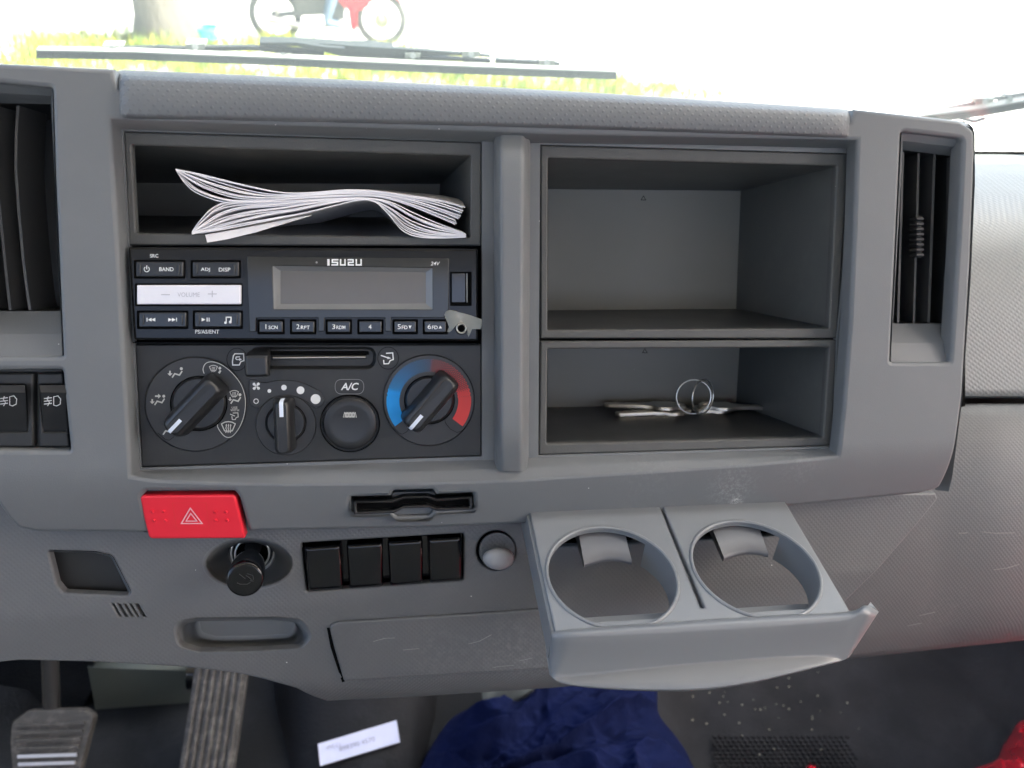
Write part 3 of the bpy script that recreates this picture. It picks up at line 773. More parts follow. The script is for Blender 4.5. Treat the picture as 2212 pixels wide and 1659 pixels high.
def pw(mb, w):
    a = [R(-55+k*290/16) for k in range(17)]
    ribbon(mb, [(317+5.6*math.cos(t), 581.5+5.6*math.sin(t)) for t in a], 1.7, w, 'white'); ribbon(mb, [(317, 573.5), (317, 582)], 1.9, w+.00003, 'white')
    text(mb, 'BAND', 359.5, 581.6, 8.4, w, 'white', width=31)
rbutton(291.8, 564, 397, 599.2, pw)
def ad(mb, w): text(mb, 'ADJ', 443.7, 582.8, 9.4, w, 'white', width=20); text(mb, 'DISP', 485.2, 582.4, 8.4, w, 'white', width=25)
rbutton(414.3, 564.4, 517, 598.8, ad)
def T3(mb, cx, cy, s, w, d=1): mb.poly([P(cx-s*d, cy-4.2, w), P(cx+s*d, cy, w), P(cx-s*d, cy+4.2, w)], 'white')
def pn(mb, w):
    ribbon(mb, [(317.6, 686.4), (317.6, 694.8)], 1.8, w, 'white'); T3(mb, 323.4, 690.6, 4, w, -1); T3(mb, 331.4, 690.6, 4, w, -1)
    ribbon(mb, [(381.4, 686.4), (381.4, 694.8)], 1.8, w, 'white'); T3(mb, 367.4, 690.6, 4, w); T3(mb, 375.4, 690.6, 4, w)
rbutton(298.3, 673.7, 403.2, 708.2, pn)
def pp(mb, w):
    T3(mb, 439.5, 690.4, 4, w); ribbon(mb, [(447.4, 686.2), (447.4, 694.6)], 2, w, 'white'); ribbon(mb, [(451.8, 686.2), (451.8, 694.6)], 2, w, 'white')
    ribbon(mb, [(488.6, 697), (488.6, 685.2), (499, 685.2), (499, 695.5)], 2.1, w, 'white'); disc(mb, 487, 697, 2.8, w+.00002, 'white'); disc(mb, 497.3, 695.6, 2.8, w+.00002, 'white')
rbutton(419, 673.3, 521.6, 708.2, pp)
def vo(mb, w):
    text(mb, 'VOLUME', 407.5, 636.5, 9.4, w, 'volume_text', width=48, bold=0); ribbon(mb, [(348, 636.5), (367, 636.5)], 2, w, 'volume_text')
    ribbon(mb, [(449, 635), (468, 635)], 2, w, 'volume_text'); ribbon(mb, [(458.5, 628), (458.5, 642)], 2, w+.00003, 'volume_text')
rbutton(294.2, 615, 520.6, 658.5, vo, bars=False, m='volume', name='volume_bar', lift=.0032, r=2)
nb = [(558.7, 612, '1', 'SCN'), (629, 680.6, '2', 'RPT'), (706, 757.6, '3', 'RDM'), (774.7, 825.7, '4', ''), (850.6, 900, '5', 'FD'), (916, 965, '6', 'FD')]
for i, (x0, x1, a, b) in enumerate(nb):
    def dr(mb, w, x0=x0, x1=x1, a=a, b=b, i=i):
        cx = (x0+x1)/2; cy = 706.3
        if b == '': text(mb, a, cx-1, cy, 10, w, 'white'); return
        text(mb, a, cx-(11 if i < 3 else 13), cy-.6, 10.2, w, 'white', width=(None if a == '1' else 6.6), bold=.0)
        text(mb, b, cx+(4.6 if i < 3 else -1.2), cy+.9, 7.6, w, 'white', width=(19.5 if i < 3 else 12.5))
        if i == 4: mb.poly([P(cx+7, cy-3, w), P(cx+14, cy-3, w), P(cx+10.5, cy+3.4, w)], 'white')
        if i == 5: mb.poly([P(cx+10.5, cy-3, w), P(cx+14, cy+3.4, w), P(cx+7, cy+3.4, w)], 'white')
    rbutton(x0, 692.6, x1, 719.6, dr, bars=False, lift=.0028, r=2)
# port flap with leftover clear film, jack socket
m_ = MB(); plate(m_, rrect(972.5, 587, 1019, 661, 2, 3), RW+.0004, .001, .0002, 'black', res=1)
plate(m_, rrect(975, 590, 1006, 654, 2, 3), RW+.0014, .002, .0004, 'gloss', res=2)
plate(m_, rrect(1007.5, 590, 1010.5, 654, 1, 2), RW+.0016, .002, .0003, 'steel', res=1); m_.build('port_flap', rad)
m_ = MB(); rg = lambda r: ell(996.7, 709.5, r, r, 28)
ring_loft(m_, [(rg(13.5), RW+.0002), (rg(13), RW+.0014), (rg(11), RW+.0018), (rg(9), RW+.001), (rg(8), RW-.001)], 'radio'); ring_loft(m_, [(rg(12), RW+.0019), (rg(11), RW+.0026), (rg(8.6), RW+.0024), (rg(7.6), RW+.001)], 'steel')
disc(m_, 996.7, 709.5, 8, RW+.0006, 'black'); text(m_, 'AUX', 996.5, 683.4, 7.6, RW+.00025, 'white', width=18); m_.build('jack_socket', rad)
# torn film
tf = [(1480, 930), (1500, 885), (1540, 872), (1620, 890), (1760, 930), (1895, 975), (1890, 1040), (1880, 1085), (1790, 1085), (1770, 1140), (1750, 1180), (1735, 1140), (1735, 1080), (1705, 1030), (1670, 1010), (1625, 1025), (1590, 1060), (1540, 1120), (1510, 1115), (1530, 1060), (1500, 980)]
ZB = lambda X, Y: (671.9+X*.1947, 499.6+Y*.1947)
tfp = [ZB(*q) for q in tf]
m_ = MB(); vs, fc, sm = plate_local(uvw(tfp, RW+.0052), [], .0003, .00008, 1)
m_.add([v+Vector((0, 0, RW+.0052+.0012*math.sin(v.x*400)+.0008*math.sin(v.y*600))) for v in vs], fc, 'tape', True)
m_.xform(lambda p: W(p)); o = m_.build('plastic_film'); tag(o, 'torn cloudy scrap of film stuck over the radio jack socket', 'film')

# ---- climate panel
CW = -.0135
Z6 = lambda X, Y: (275.6+X*.18692, 740.8+Y*.18692)
Z7 = lambda X, Y: (671.9+X*.17912, 740.8+Y*.17912)
slot_c = fillet([(545, 751), (811, 751), (811, 796), (545, 796)], 22, 8)
m_ = MB(); plate(m_, quad([(291, 744), (1040, 744), (1040, 985), (306.5, 1009)], 3), CW, .005, .0007, 'climate', holes=[slot_c], res=2)
sl_i = fillet([(549, 755), (807, 755), (804, 790), (552, 790)], 17, 8)
ring_loft(m_, [(slot_c, CW-.0004), (sl_i, CW-.0045)], 'climate', cap=True)
m_.poly([P(x, y, CW-.0042) for x, y in ((560, 758), (796, 758), (798, 767), (558, 767))], 'black')
m_.tube([P(590, 773, CW-.003), P(680, 772, CW-.003), P(790, 771, CW-.003)], .0009, 'steel', 8)
IW = CW+.0002
def outline(pts, m='line', wd=1.3, w=IW): ribbon(m_, pts, wd, w, m, True)
outline([Z6(*q) for q in ell(1265, 190, 118, 130, 32)], 'black', 1.4); outline([Z7(*q) for q in ell(930, 183, 125, 133, 32)], 'black', 1.4)
# recirculation / fresh-air pictograms
cab = [(1240, 125), (1340, 125), (1345, 205), (1310, 215), (1290, 255), (1215, 255), (1212, 215), (1222, 150)]
ribbon(m_, [Z6(*q) for q in cab], 2.4, IW, 'white', True); ribbon(m_, [Z6(*q) for q in ((1300, 160), (1255, 162), (1250, 182), (1262, 192), (1300, 192))], 2, IW, 'white')
m_.poly([P(*Z6(*q), IW+.0001) for q in ((1290, 172), (1322, 190), (1290, 208))], 'white')
cab2 = [(905, 125), (985, 120), (992, 200), (955, 212), (935, 250), (880, 252), (875, 205)]
ribbon(m_, [Z7(*q) for q in cab2], 2.3, IW, 'white', False); ribbon(m_, [Z7(*q) for q in ((842, 150), (935, 182))], 2.4, IW, 'white')
m_.poly([P(*Z7(*q), IW+.0001) for q in ((925, 165), (965, 185), (920, 195))], 'white')
# fan scale
crescent = [(1405, 600), (1395, 520), (1405, 440), (1450, 418), (1530, 450), (1600, 458), (1700, 435), (1830, 428), (1960, 440), (2080, 480), (2200, 545)]
cr2 = [Z6(*q) for q in crescent]+[Z7(*q) for q in ((110, 590), (165, 690), (140, 750), (70, 785), (15, 765))]+[Z6(*q) for q in ((2100, 690), (2000, 640), (1920, 615), (1830, 605), (1730, 615), (1640, 650), (1570, 715), (1500, 755), (1430, 730))]
plate(m_, fillet(cr2, 3, 3), CW+.0007, .001, .0003, 'disc', res=1)
FWd = CW+.0008
for X, Y, r in ((1638, 555, 22), (1807, 515, 32), (1998, 547, 45)): disc(m_, *Z6(X, Y), r*.187, FWd, 'white')
disc(m_, *Z7(55, 677), 10.7, FWd, 'white'); ribbon(m_, [Z6(*q) for q in ell(1485, 673, 26, 26, 24)], 1.8, FWd, 'white', True)
fx, fy = Z6(1487, 500)
for k in range(4):
    a = R(45+90*k); ca, sa = math.cos(a), math.sin(a)
    m_.poly([P(fx+(ca*r-sa*s), fy+(sa*r+ca*s), FWd) for r, s in ((1, -.8), (6, -3.6), (9.3, -2.4), (9.6, 1.2), (7.4, 3.2), (1, .8))], 'white')
# A/C
pill = fillet([Z7(*q) for q in ((290, 440), (636, 440), (636, 616), (290, 616))], 15, 8)
outline(pill, 'line', 1.2); text(m_, 'A/C', *Z7(467, 525), 16, IW, 'white', bold=.022, shear=.22, width=39)
cl = m_.build('climate_panel', dash)

def dial_disc(cx, cy, rx, ry, w=CW+.0016, name='dial', mm='disc'):
    e = lambda k: ell(cx, cy, rx*k, ry*k, 64)
    mb = MB(); ring_loft(mb, [(e(1.0), CW-.0002), (e(.995), w-.0006), (e(.97), w)], mm, True); mb.poly([P(x, y, w) for x, y in e(.97)], mm); return mb
def knob(mb, cx, cy, r, ang, hl, hw_, w0, top, mark_len=30, mark_w=8, shift=0):
    e = lambda k: ell(cx, cy, r*k, r*.96*k, 56)
    ring_loft(mb, [(e(1.04), w0+.0002), (e(1.03), w0+.0006), (e(.98), w0+.0004)], 'black'); ring_loft(mb, [(e(.99), w0+.0003), (e(.98), w0+.003), (e(.93), w0+.0045), (e(.90), w0+.0048)], 'knob')
    mb.poly([P(x, y, w0+.0048) for x, y in e(.90)], 'knob')
    ca, sa = math.cos(ang), math.sin(ang)
    c3 = P(cx, cy, w0); sc = (P(cx+1, cy, w0)-c3).length
    def ringp(L, Hh, Rr, w, sag=0):
        out = []
        base = fillet([(-L, -Hh), (L, -Hh), (L, Hh), (-L, Hh)], Rr, 5)
        for (a, b) in base:
            x, y = a*ca-b*sa, a*sa+b*ca
            out.append(c3+Vector((x*sc, -y*sc, w-w0-sag*(a/L)**2)))
        return out
    mb.loops([ringp(hl, hw_, hw_*.55, w0+.003), ringp(hl*.995, hw_*.93, hw_*.55, w0+top*.45), ringp(hl*.975, hw_*.78, hw_*.55, w0+top*.78, .0003), ringp(hl*.94, hw_*.60, hw_*.5, w0+top*.95, .0006), ringp(hl*.89, hw_*.42, hw_*.4, w0+top, .0008)], 'knob', True, cap1=True)
    # white pointer running over the far tip
    def at(a, b, w): x, y = a*ca-b*sa, a*sa+b*ca; return c3+Vector((x*sc, -y*sc, w-w0))
    mw = mark_w/2
    pts = [(hl*.89-mark_len, w0+top+.0001-.0006), (hl*.87, w0+top-.0006), (hl*.94, w0+top*.955-.0003), (hl*.985, w0+top*.78), (hl*1.003, w0+top*.45)]
    mb.grid([[at(a+ (.3 if i > 2 else 0), -mw, w+.0003) for i, (a, w) in enumerate(pts)], [at(a+(.3 if i > 2 else 0), mw, w+.0003) for i, (a, w) in enumerate(pts)]], 'marker', True)
# mode dial
dw = CW+.0016; mw_ = dw+.0002
mb = dial_disc(422.5, 873, 111, 103)
m_ = mb
def st(pts, wd=2.2, closed=False, mm='cream'): ribbon(mb, [Z6(*q) for q in pts], wd, mw_, mm, closed)
def seated(dx, dy):      # seated figure
    st([(515+dx, 400+dy), (545+dx, 355+dy), (600+dx, 372+dy), (630+dx, 325+dy)], 3.0); disc(mb, *Z6(621+dx, 297+dy), 3.2, mw_+.00004, 'cream')
def arrow(x, y, d, s=1):
    if d == 'd': st([(x, y-28*s), (x, y+5*s)], 3.6*s); mb.poly([P(*Z6(x+a*s, y+b*s), mw_+.00004) for a, b in ((-30, 2), (30, 2), (0, 32))], 'cream')
    if d == 'r': st([(x-35*s, y), (x+5*s, y)], 3.6*s); mb.poly([P(*Z6(x+a*s, y+b*s), mw_+.00004) for a, b in ((2, -30), (38, 0), (2, 30))], 'cream')
seated(0, 0); arrow(490, 350, 'd'); seated(-203, 318); arrow(285, 675, 'd', .95); arrow(350, 615, 'r', .95)
seated(-105, 660); arrow(445, 935, 'd', .7)
def screen_ic(cx, cy, s, arrows=True):
    o_ = [(-80, -40), (-40, -60), (0, -66), (40, -60), (80, -40), (45, 40), (28, 44), (-28, 44), (-45, 40)]
    st([(cx+a*s, cy+b*s) for a, b in o_], 2.2 if s > .8 else 1.5, True)
    for k in (-25, 0, 25): st([(cx+k*s+4*s, cy-25*s), (cx+k*s-4*s, cy+10*s), (cx+k*s+5*s, cy+35*s), (cx+k*s-6*s, cy+65*s)], 1.8 if s > .8 else 1.1)
    for k in (-25, 0, 25): mb.poly([P(*Z6(cx+(k+a)*s, cy+b*s), mw_+.00006) for a, b in ((-9, -20), (10, -20), (3, -42))], 'cream')
screen_ic(1165, 975, 1.0); screen_ic(1232, 590, .62); screen_ic(992, 297, .58)
disc(mb, *Z6(1066, 292), 3, mw_+.00004, 'cream'); st([(1075, 318), (1055, 350)], 4.2); seated(677, 302); arrow(1185, 648, 'd', .75)
text(mb, 'USE', *Z6(1237, 748), 4.6, mw_, 'cream', width=12.5); text(mb, 'WITH', *Z6(1238, 778), 5, mw_, 'cream', width=18.5)
st([(1215, 810), (1275, 808), (1278, 855), (1255, 862), (1245, 885), (1210, 885), (1205, 845)], 1.7); st([(1185, 822), (1240, 845)], 1.9)
zone = [(885, 355), (872, 300), (900, 240), (960, 218), (1040, 232), (1130, 280), (1230, 370), (1310, 480), (1352, 600), (1362, 720), (1340, 860), (1290, 980), (1220, 1070), (1165, 1092), (1110, 1070), (1050, 990), (1040, 940), (1070, 900), (1110, 840), (1140, 740), (1142, 650), (1128, 600)]
st([smooth_l(zone, k/110) for k in range(111)], 1.5); 
zout = [(x, y) for x, y in ((350, 1040), (430, 1110), (480, 1125), (530, 1090), (555, 1040))]
st(zout, 1.2, mm='black')
knob(mb, *Z6(822, 700), 60, R(180-46), 76, 31, dw, .0165, 34, 8); mb.build('mode_knob', cl, label='mode dial with its lever pointing to the lower left')
# fan knob
mb = dial_disc(617.5, 918, 66, 66, CW+.0012); m_ = mb
knob(mb, *Z6(1828, 925), 43, R(-90), 60, 23, CW+.0012, .016, 28, 8.5); mb.build('fan_knob', cl, label='fan dial with its lever upright')
# a/c button
mb = MB(); e = lambda k: ell(756, 914.5, 64*k, 61.5*k, 56)
ring_loft(mb, [(e(1.02), CW+.0003), (e(1.0), CW+.0009), (e(.985), CW+.0006), (e(.96), CW-.001)], 'black')
ring_loft(mb, [(e(.94), CW-.001), (e(.935), CW+.0045), (e(.90), CW+.0066), (e(.84), CW+.0072), (e(.6), CW+.0068), (e(.3), CW+.0066), (e(.05), CW+.0065)], 'knob', cap=True)
capsule = fillet([(742, 889), (770, 889), (770, 903), (742, 903)], 6.5, 6)
mb.poly([P(x, y, CW+.0072) for x, y in capsule], 'disc')
for k in range(8):
    for s in (-1, 1): 
        x = 745+k*3.2; mb.poly([P(x-1, 890, CW+.00735), P(x+.2, 890, CW+.00735), P(x+.2+s*3, 902, CW+.00735), P(x-1+s*3, 902, CW+.00735)] if s > 0 else [P(x-1, 890, CW+.0074), P(x+.2, 890, CW+.0074), P(x+.2-3, 902, CW+.0074), P(x-4, 902, CW+.0074)], 'cream')
mb.build('air_conditioning_button', cl)
# temperature dial
mb = dial_disc(926.2, 864.6, 100, 99.5); m_ = mb
cx, cy = Z7(1420, 700); ri, ro = 355*.179, 511*.179
def arcband(a0, a1, mm):
    n_ = 30; A = [a0+(a1-a0)*k/n_ for k in range(n_+1)]
    o_ = [(cx+ro*math.cos(a), cy+ro*math.sin(a)) for a in A]; i_ = [(cx+ri*math.cos(a), cy+ri*math.sin(a)) for a in A[::-1]]
    ring = o_+i_; mb.poly([P(x, y, mw_) for x, y in fillet([(x, y, 5 if k in (0, len(ring)-1) else 0) for k, (x, y) in enumerate(ring)], 0)], mm)
arcband(R(143), R(187), 'blue'); arcband(R(37), R(-7), 'hot')
for k in range(34):
    for j in range(6):
        t = k/33; rr = ri+(ro-ri)*(j+.5+(k % 2)*.5-.25)/6
        if rr > ro-1.5: rr = ro-1.5
        s = 2.1*(1-t)+.75*t+ .25*max(0, .3-t)*3
        for side, mm in ((0, 'blue'), (1, 'hot')):
            a = R(188+t*86) if side == 0 else R(-8-t*86)
            if side == 1 and t > .93: continue
            X, Y = cx+rr*math.cos(a), cy+rr*math.sin(a); c_, s_ = math.cos(a), math.sin(a)
            la = s*(1.7 if t < .12 else 1.0)
            mb.poly([P(X+c_*p-s_*q, Y+s_*p+c_*q, mw_) for p, q in ((-s, 0), (0, -la), (s, 0), (0, la))], mm)
ribbon(mb, [Z7(*q) for q in ((990, 1010), (1060, 1085), (1100, 1100), (1150, 1075), (1205, 1010))], 1.2, mw_, 'black')
ribbon(mb, [Z7(*q) for q in ((1612, 900), (1618, 960), (1680, 1040), (1760, 1080), (1830, 1055), (1890, 990))], 1.2, mw_, 'black')
knob(mb, *Z7(1428, 688), 53, R(180-49), 70, 29, dw, .0165, 33, 8); mb.build('temperature_knob', cl, label='temperature dial with a blue to red scale')
# slider
mb = MB(); c3 = P(565, 783, CW)
def rb(hx, hy, w, dx=0, dy=0, r=.0012): return [c3+Vector((x+dx, y+dy, w)) for x, y in fillet([(-hx, -hy), (hx, -hy), (hx, hy), (-hx, hy)], r, 5)]
mb.loops([rb(.0042, .0052, -.004, 0, .003), rb(.0042, .0052, .006, 0, .002), rb(.0055, .0058, .008, .0, .001), rb(.0060, .0058, .012, 0, .0), rb(.0058, .0056, .0155), rb(.0050, .0048, .017), rb(.0042, .0042, .0172)], 'knob', True, cap1=True)
mb.build('slider_knob', cl)

# ---- vents
def vent(op, inner, slats, wi, knobs, label, curved=None):
    m_ = MB(); n_ = len(op)
    cxo = sum(p[0] for p in op)/len(op); cyo = sum(p[1] for p in op)/len(op)
    m_.loops([[P(cxo+(x-cxo)*1.10, cyo+(y-cyo)*1.03, -.0085) for x, y in op], [P(x, y, -.0035) for x, y in op], [P(a[0]*.5+b[0]*.5, a[1]*.5+b[1]*.5, wi*.45) for a, b in zip(op, inner)], [P(x, y, wi) for x, y in inner]], 'grey', False)
    m_.loops([[P(x, y, wi) for x, y in inner], [P(x, y, wi)+Vector((0, 0, -.045)) for x, y in inner]], 'vent', False, cap1=True)
    v = m_.build('air_vent', dash, label=label)
    for (pts, wd) in slats:
        mb = MB(); A = [P(x-wd/2, y, wi-.001) for x, y in pts]; Bq = [P(x+wd/2, y, wi-.001) for x, y in pts]; dz = Vector((.004, 0, -.022))
        mb.loops([[a, b, b+dz, a+dz] for a, b in zip(A, Bq)], 'slat', False, cap0=True, cap1=True); mb.build('slat', v)
    for kx, y0, y1, wd in knobs:
        mb = MB()
        for k in range(8):
            y = y0+(y1-y0)*(k+.5)/8; hh = (y1-y0)/8*.36
            c = P(kx, y, wi+.003); sx = wd/2*.00026; sy = hh*.00026
            mb.loops([[c+Vector((x*1.0, q, z)) for x, q in fillet([(-sx, -sy), (sx, -sy), (sx, sy), (-sx, sy)], sy*.8, 3)] for z in (-.004, .0012)]+[[c+Vector((x*.8, q*.6, .0022)) for x, q in fillet([(-sx, -sy), (sx, -sy), (sx, sy), (-sx, sy)], sy*.8, 3)]], 'vent', True, cap1=True)
        c0, c1 = P(kx, y0, wi+.001), P(kx, y1, wi+.001); mb.tube([c0, c1], .0022, 'vent', 8); mb.build('slat_knob', v)
    return v
rq = [(1948, 283), (2081, 299), (2072, 500), (2054, 783), (1924, 783)]
ri_ = [(1950, 324), (2060, 338), (2053, 500), (2044, 699), (1929, 699)]
vent(rq, ri_, [([(1951, 328), (1940, 697)], 4.5), ([(1985, 331), (1974, 697)], 4.5), ([(2019, 333), (2006, 697)], 5.5), ([(2056, 338), (2043, 697)], 3)], -.016, [(1983, 467, 556, 22)], 'narrow upright vent at the right end')
lq = [(-110, 168), (0, 178), (113, 189), (118, 380), (135, 771), (-110, 772)]
li = [(-110, 220), (0, 223), (110, 225), (118, 380), (131, 672), (-110, 672)]
vent(lq, li, [([(39, 228), (35, 290), (34, 364), (40, 450), (50, 560), (60, 640), (65, 670)], 6), ([(-8, 228), (-6, 400), (4, 500), (12, 580), (22, 670)], 6), ([(-60, 228), (-58, 450), (-30, 670)], 6)], -.022, [], 'wide vent at the left edge')

# ---- fog lamp rockers
m_ = MB(); plate(m_, fog_o, -.0115, .002, .0, 'frame', res=1)
ring_loft(m_, [(fog_o, -.002), (fog_o, -.0117)], 'grey', False); hs = m_.build('switch_housing', dash)
for (x0, x1, hx) in ((-60, 57, (-110, 72)), (86, 150, (80, 150))):
    mb = MB(); fr = [(hx[0], 806), (min(hx[1], 136), 806), (hx[1], 966), (hx[0]+4, 966)]
    ro_ = [(x0, 832), (x1-4, 832), (x1+2, 933), (x0+8, 933)]
    plate(mb, quad(fr, 3), -.0065, .005, .0009, 'climate', holes=[quad(ro_, 2)], res=2)
    a = [P(x, y, w) for (x, y), w in zip(ro_, (-.0015, -.0015, -.0075, -.0075))]; b = [P(x, y, -.011) for x, y in ro_]
    md = [P(x, 848 if k < 2 else 848, -.0005) for k, x in ((1, x1-2), (0, x0+2))]
    mb.add([a[0], a[1], md[0], md[1], a[2], a[3]]+b, [(0, 1, 2, 3), (3, 2, 4, 5), (0, 6, 7, 1), (1, 7, 8, 4, 2), (4, 8, 9, 5), (5, 9, 6, 0, 3)], 'knob', False)
    def Q(x, y, w): # on the sloping rocker face
        t = (y-848)/(933-848); return P(x, y, -.0005-.007*t+.0003)
    cxx = 113 if x0 > 0 else 18
    def rib(pts, wd, closed=False, lift=0):
        pts = [Vector(p) for p in pts]; L = []; Rr = []
        for i, p in enumerate(pts):
            q0 = pts[i-1] if (closed or i) else p; q1 = pts[(i+1) % len(pts)] if (closed or i < len(pts)-1) else p
            d = (q1-q0).normalized(); nn = Vector((-d.y, d.x)); L.append(Q(*(p+nn*wd/2), 0)+Vector((0, 0, lift))); Rr.append(Q(*(p-nn*wd/2), 0)+Vector((0, 0, lift)))
        mb.grid([L, Rr], 'white', False, cu=closed)
    rib([(cxx+3, 857), (cxx+3, 875), (cxx+9, 877), (cxx+17, 873), (cxx+18, 862), (cxx+12, 855)], 1.7, True)
    for k in (-6, 0, 6): rib([(cxx-18, 866+k+1), (cxx-1, 866+k-1)], 1.7)
    rib([(cxx-8, 856), (cxx-11, 862), (cxx-6, 869), (cxx-10, 877)], 1.6, lift=.0001)
    mb.build('rocker_switch', dash, label='fog lamp rocker switch ' + ('cut by the picture edge' if x0 < 0 else 'nearer the climate dials'))

# ---- hazard switch
hz = quad([(305, 1067, 9), (510, 1066, 12), (516, 1100, 0), (526, 1170, 4), (317, 1170, 10), (310, 1120, 0)], 6, 5)
m_ = MB(); plate(m_, hz, -.0066, .009, .0012, 'red', res=3)
bx = [(374, 1084), (447, 1084), (449, 1146), (379, 1146)]
HW = -.0064
ribbon(m_, bx, .9, HW, 'hot', True)
for s, wd in ((1, 2.6), (.52, 2.4)):
    ribbon(m_, [(412, 1121-24.5*s+ (0 if s == 1 else 1)), (412+23*s, 1121+12*s+0), (412-22*s, 1121+12*s)], wd, HW+.0001, 'pink', True)
for X, Y in ((1058, 228), (1138, 228), (1065, 297), (1145, 297), (1490, 232), (1568, 232), (1493, 297), (1573, 297)):
    x, y = X*.3115, 1033.6+Y*.3115
    ring_loft(m_, [(ell(x, y, 4, 4, 14), HW-.0002), (ell(x, y, 3, 3, 14), HW+.0007), (ell(x, y, 1.2, 1.2, 14), HW+.001)], 'red', cap=True)
vz0, vz1 = P(410, 1066).y, P(410, 1168).y
m_.xform(lambda p: p+Vector((0, 0, .0038-.0075*(vz0-p.y)/(vz0-vz1))))
m_.build('hazard_switch', dash, label='red hazard warning switch with a white triangle')
m_ = MB(); m_.loops([[P(x, y, w) for x, y in ((303, 1065), (508, 1064), (524, 1150), (311, 1150))] for w in (-.019, -.03)], 'black', False, cap1=True); m_.build('switch_well', dash)

# ---- ticket slot
m_ = MB(); ring_loft(m_, [(slot_o, -.006), (slot_o, -.014)], 'grey', False)
m_.poly([P(x, y, -.014) for x, y in slot_o], 'grey')
so = quad([(763, 1083, 2), (850, 1081), (870, 1073), (925, 1071), (945, 1078), (1021, 1073, 2), (1022, 1101, 2), (945, 1104), (925, 1097), (870, 1099), (850, 1109), (764, 1112, 2)], 4, 3)
si = quad([(770, 1087), (850, 1086), (872, 1078), (923, 1076), (943, 1083), (1014, 1078), (1015, 1096), (944, 1098), (923, 1091), (872, 1093), (851, 1102), (771, 1106)], 3, 3)
plate(m_, so, -.0075, .006, .0006, 'knob', holes=[si], res=2)
m_.poly([P(x, y, -.0125) for x, y in si], 'black')
m_.build('card_slot', dash)

# ---- lower panel
VL0 = P(900, 1165, -.03).y
def fl(p):                                       # profile of the lower panel
    t = (VL0-p.y); a = 0
    if t > .035: a = -.16*(t-.035)
    if t > .085: a -= 3.2*(t-.085)**2*6
    return a
def PL(x, y, dw=0):
    w = -.03
    for _ in range(8): w = -.03+fl(P(x, y, w))
    return P(x, y, w+dw)
def plateL(mb, outer, depth, bevel, m, holes=(), res=3, dw=0, n=44):
    conv = lambda ring: [tuple(PL(x, y, dw))[:2] for x, y in ring]
    vs, fs_, sm = plate_local(conv(outer), [conv(h) for h in holes], depth, bevel, res)
    t = MB(); t.add([v+Vector((0, 0, -.03+dw)) for v in vs], fs_, m, sm)
    bend(t, fl, VL0-.115, VL0, n); mb.add(t.v, t.f, m, True); return mb
def loftL(mb, rings, m, smooth=True, cap=False):
    mb.loops([[PL(x, y, dw) for x, y in r] for r, dw in rings], m, smooth, cap1=cap); return mb
pocket = quad([(104, 1190, 4), (205, 1192, 8), (242, 1200, 16), (282, 1277, 6), (277, 1287, 5), (137, 1281, 10), (122, 1262, 6)], 5)
light_h = ell(538, 1218, 92, 52, 48)
blank_h = quad([(650, 1173, 5), (1003, 1152, 7), (1001.6, 1254, 6), (662, 1279, 6)], 5)
dialh = ell(1072, 1189.5, 43, 43, 40)
handle = fillet([(376, 1346, 22), (420, 1337), (600, 1335), (650, 1340, 28), (674, 1375, 20), (650, 1400, 24), (560, 1406), (430, 1408), (385, 1395, 22)], 8, 6)
traysl = [(1139, 1110), (1690, 1084), (1706, 1156), (1156, 1184), (1153, 1198), (1139, 1197)]
slits = [[(x0*.3115, 1305.5), ((x0+22)*.3115, 1305.5), ((x0+22+53)*.3115, 1333), ((x0+53)*.3115, 1333)] for x0 in (775, 815, 857, 897, 935)]
lowo = fillet([(-130, 1060), (2022, 1066), (2026, 1078, 6), (1985, 1129), (1828, 1298), (1740, 1425), (1560, 1450), (1190, 1488), (900, 1506), (706, 1515, 8), (640, 1487), (578, 1470), (514, 1455), (407, 1442), (214, 1431), (43, 1427), (0, 1431), (-130, 1455)], 0)
m_ = MB()
plateL(m_, lowo, .006, .0012, 'lower', holes=[pocket, light_h, blank_h, dialh, handle, traysl]+[s for s in slits])
# soft bowl of the lighter
e = lambda k, dx=0, dy=0: ell(538+dx, 1218+dy, 92*k, 52*k, 48)
loftL(m_, [(e(1.10, 0, 0), .0001), (e(1.04), -.0002), (e(.99), -.0022), (e(.9, 0, -2), -.009), (e(.75, 2, -8), -.020), (e(.5, 4, -18), -.028), (e(.3, 6, -26), -.030)], 'grey', cap=True)
def sc(r, k, dx=0, dy=0):
    cx_ = sum(p[0] for p in r)/len(r); cy_ = sum(p[1] for p in r)/len(r); return [(cx_+(x-cx_)*k+dx, cy_+(y-cy_)*(k if k > 1 else (k-.1*(1-k)))+dy) for x, y in r]
loftL(m_, [(sc(handle, 1.03), .0002), (sc(handle, 1.0), -.0004), (sc(handle, .96), -.005), (sc(handle, .91, 0, 1), -.015), (sc(handle, .87, 0, -3), -.021), (sc(handle, .78, 5, -13), -.0215), (sc(handle, .76, 6, -16), -.014), (sc(handle, .70, 8, -22), -.0150)], 'grey', cap=True)
for s in slits: loftL(m_, [(s, -.0005), (s, -.010)], 'black', False, cap=True)
loftL(m_, [(traysl, -.001), (traysl, -.05)], 'black', False, cap=True)
low = m_.build('lower_panel', dash)
# blank pocket cover
m_ = MB(); pi = quad([(104, 1192, 4), (205, 1194, 8), (240, 1203, 14), (276, 1276, 6), (272, 1282, 5), (142, 1277, 10), (128, 1262, 6)], 5)
loftL(m_, [(pocket, -.001), (pi, -.011)], 'grey', True)
loftL(m_, [(pi, -.011), (sc(pi, .99), -.011)], 'climate', False, cap=True); m_.build('blank_cover', dash, label='dark square blank cover under the fog switches')
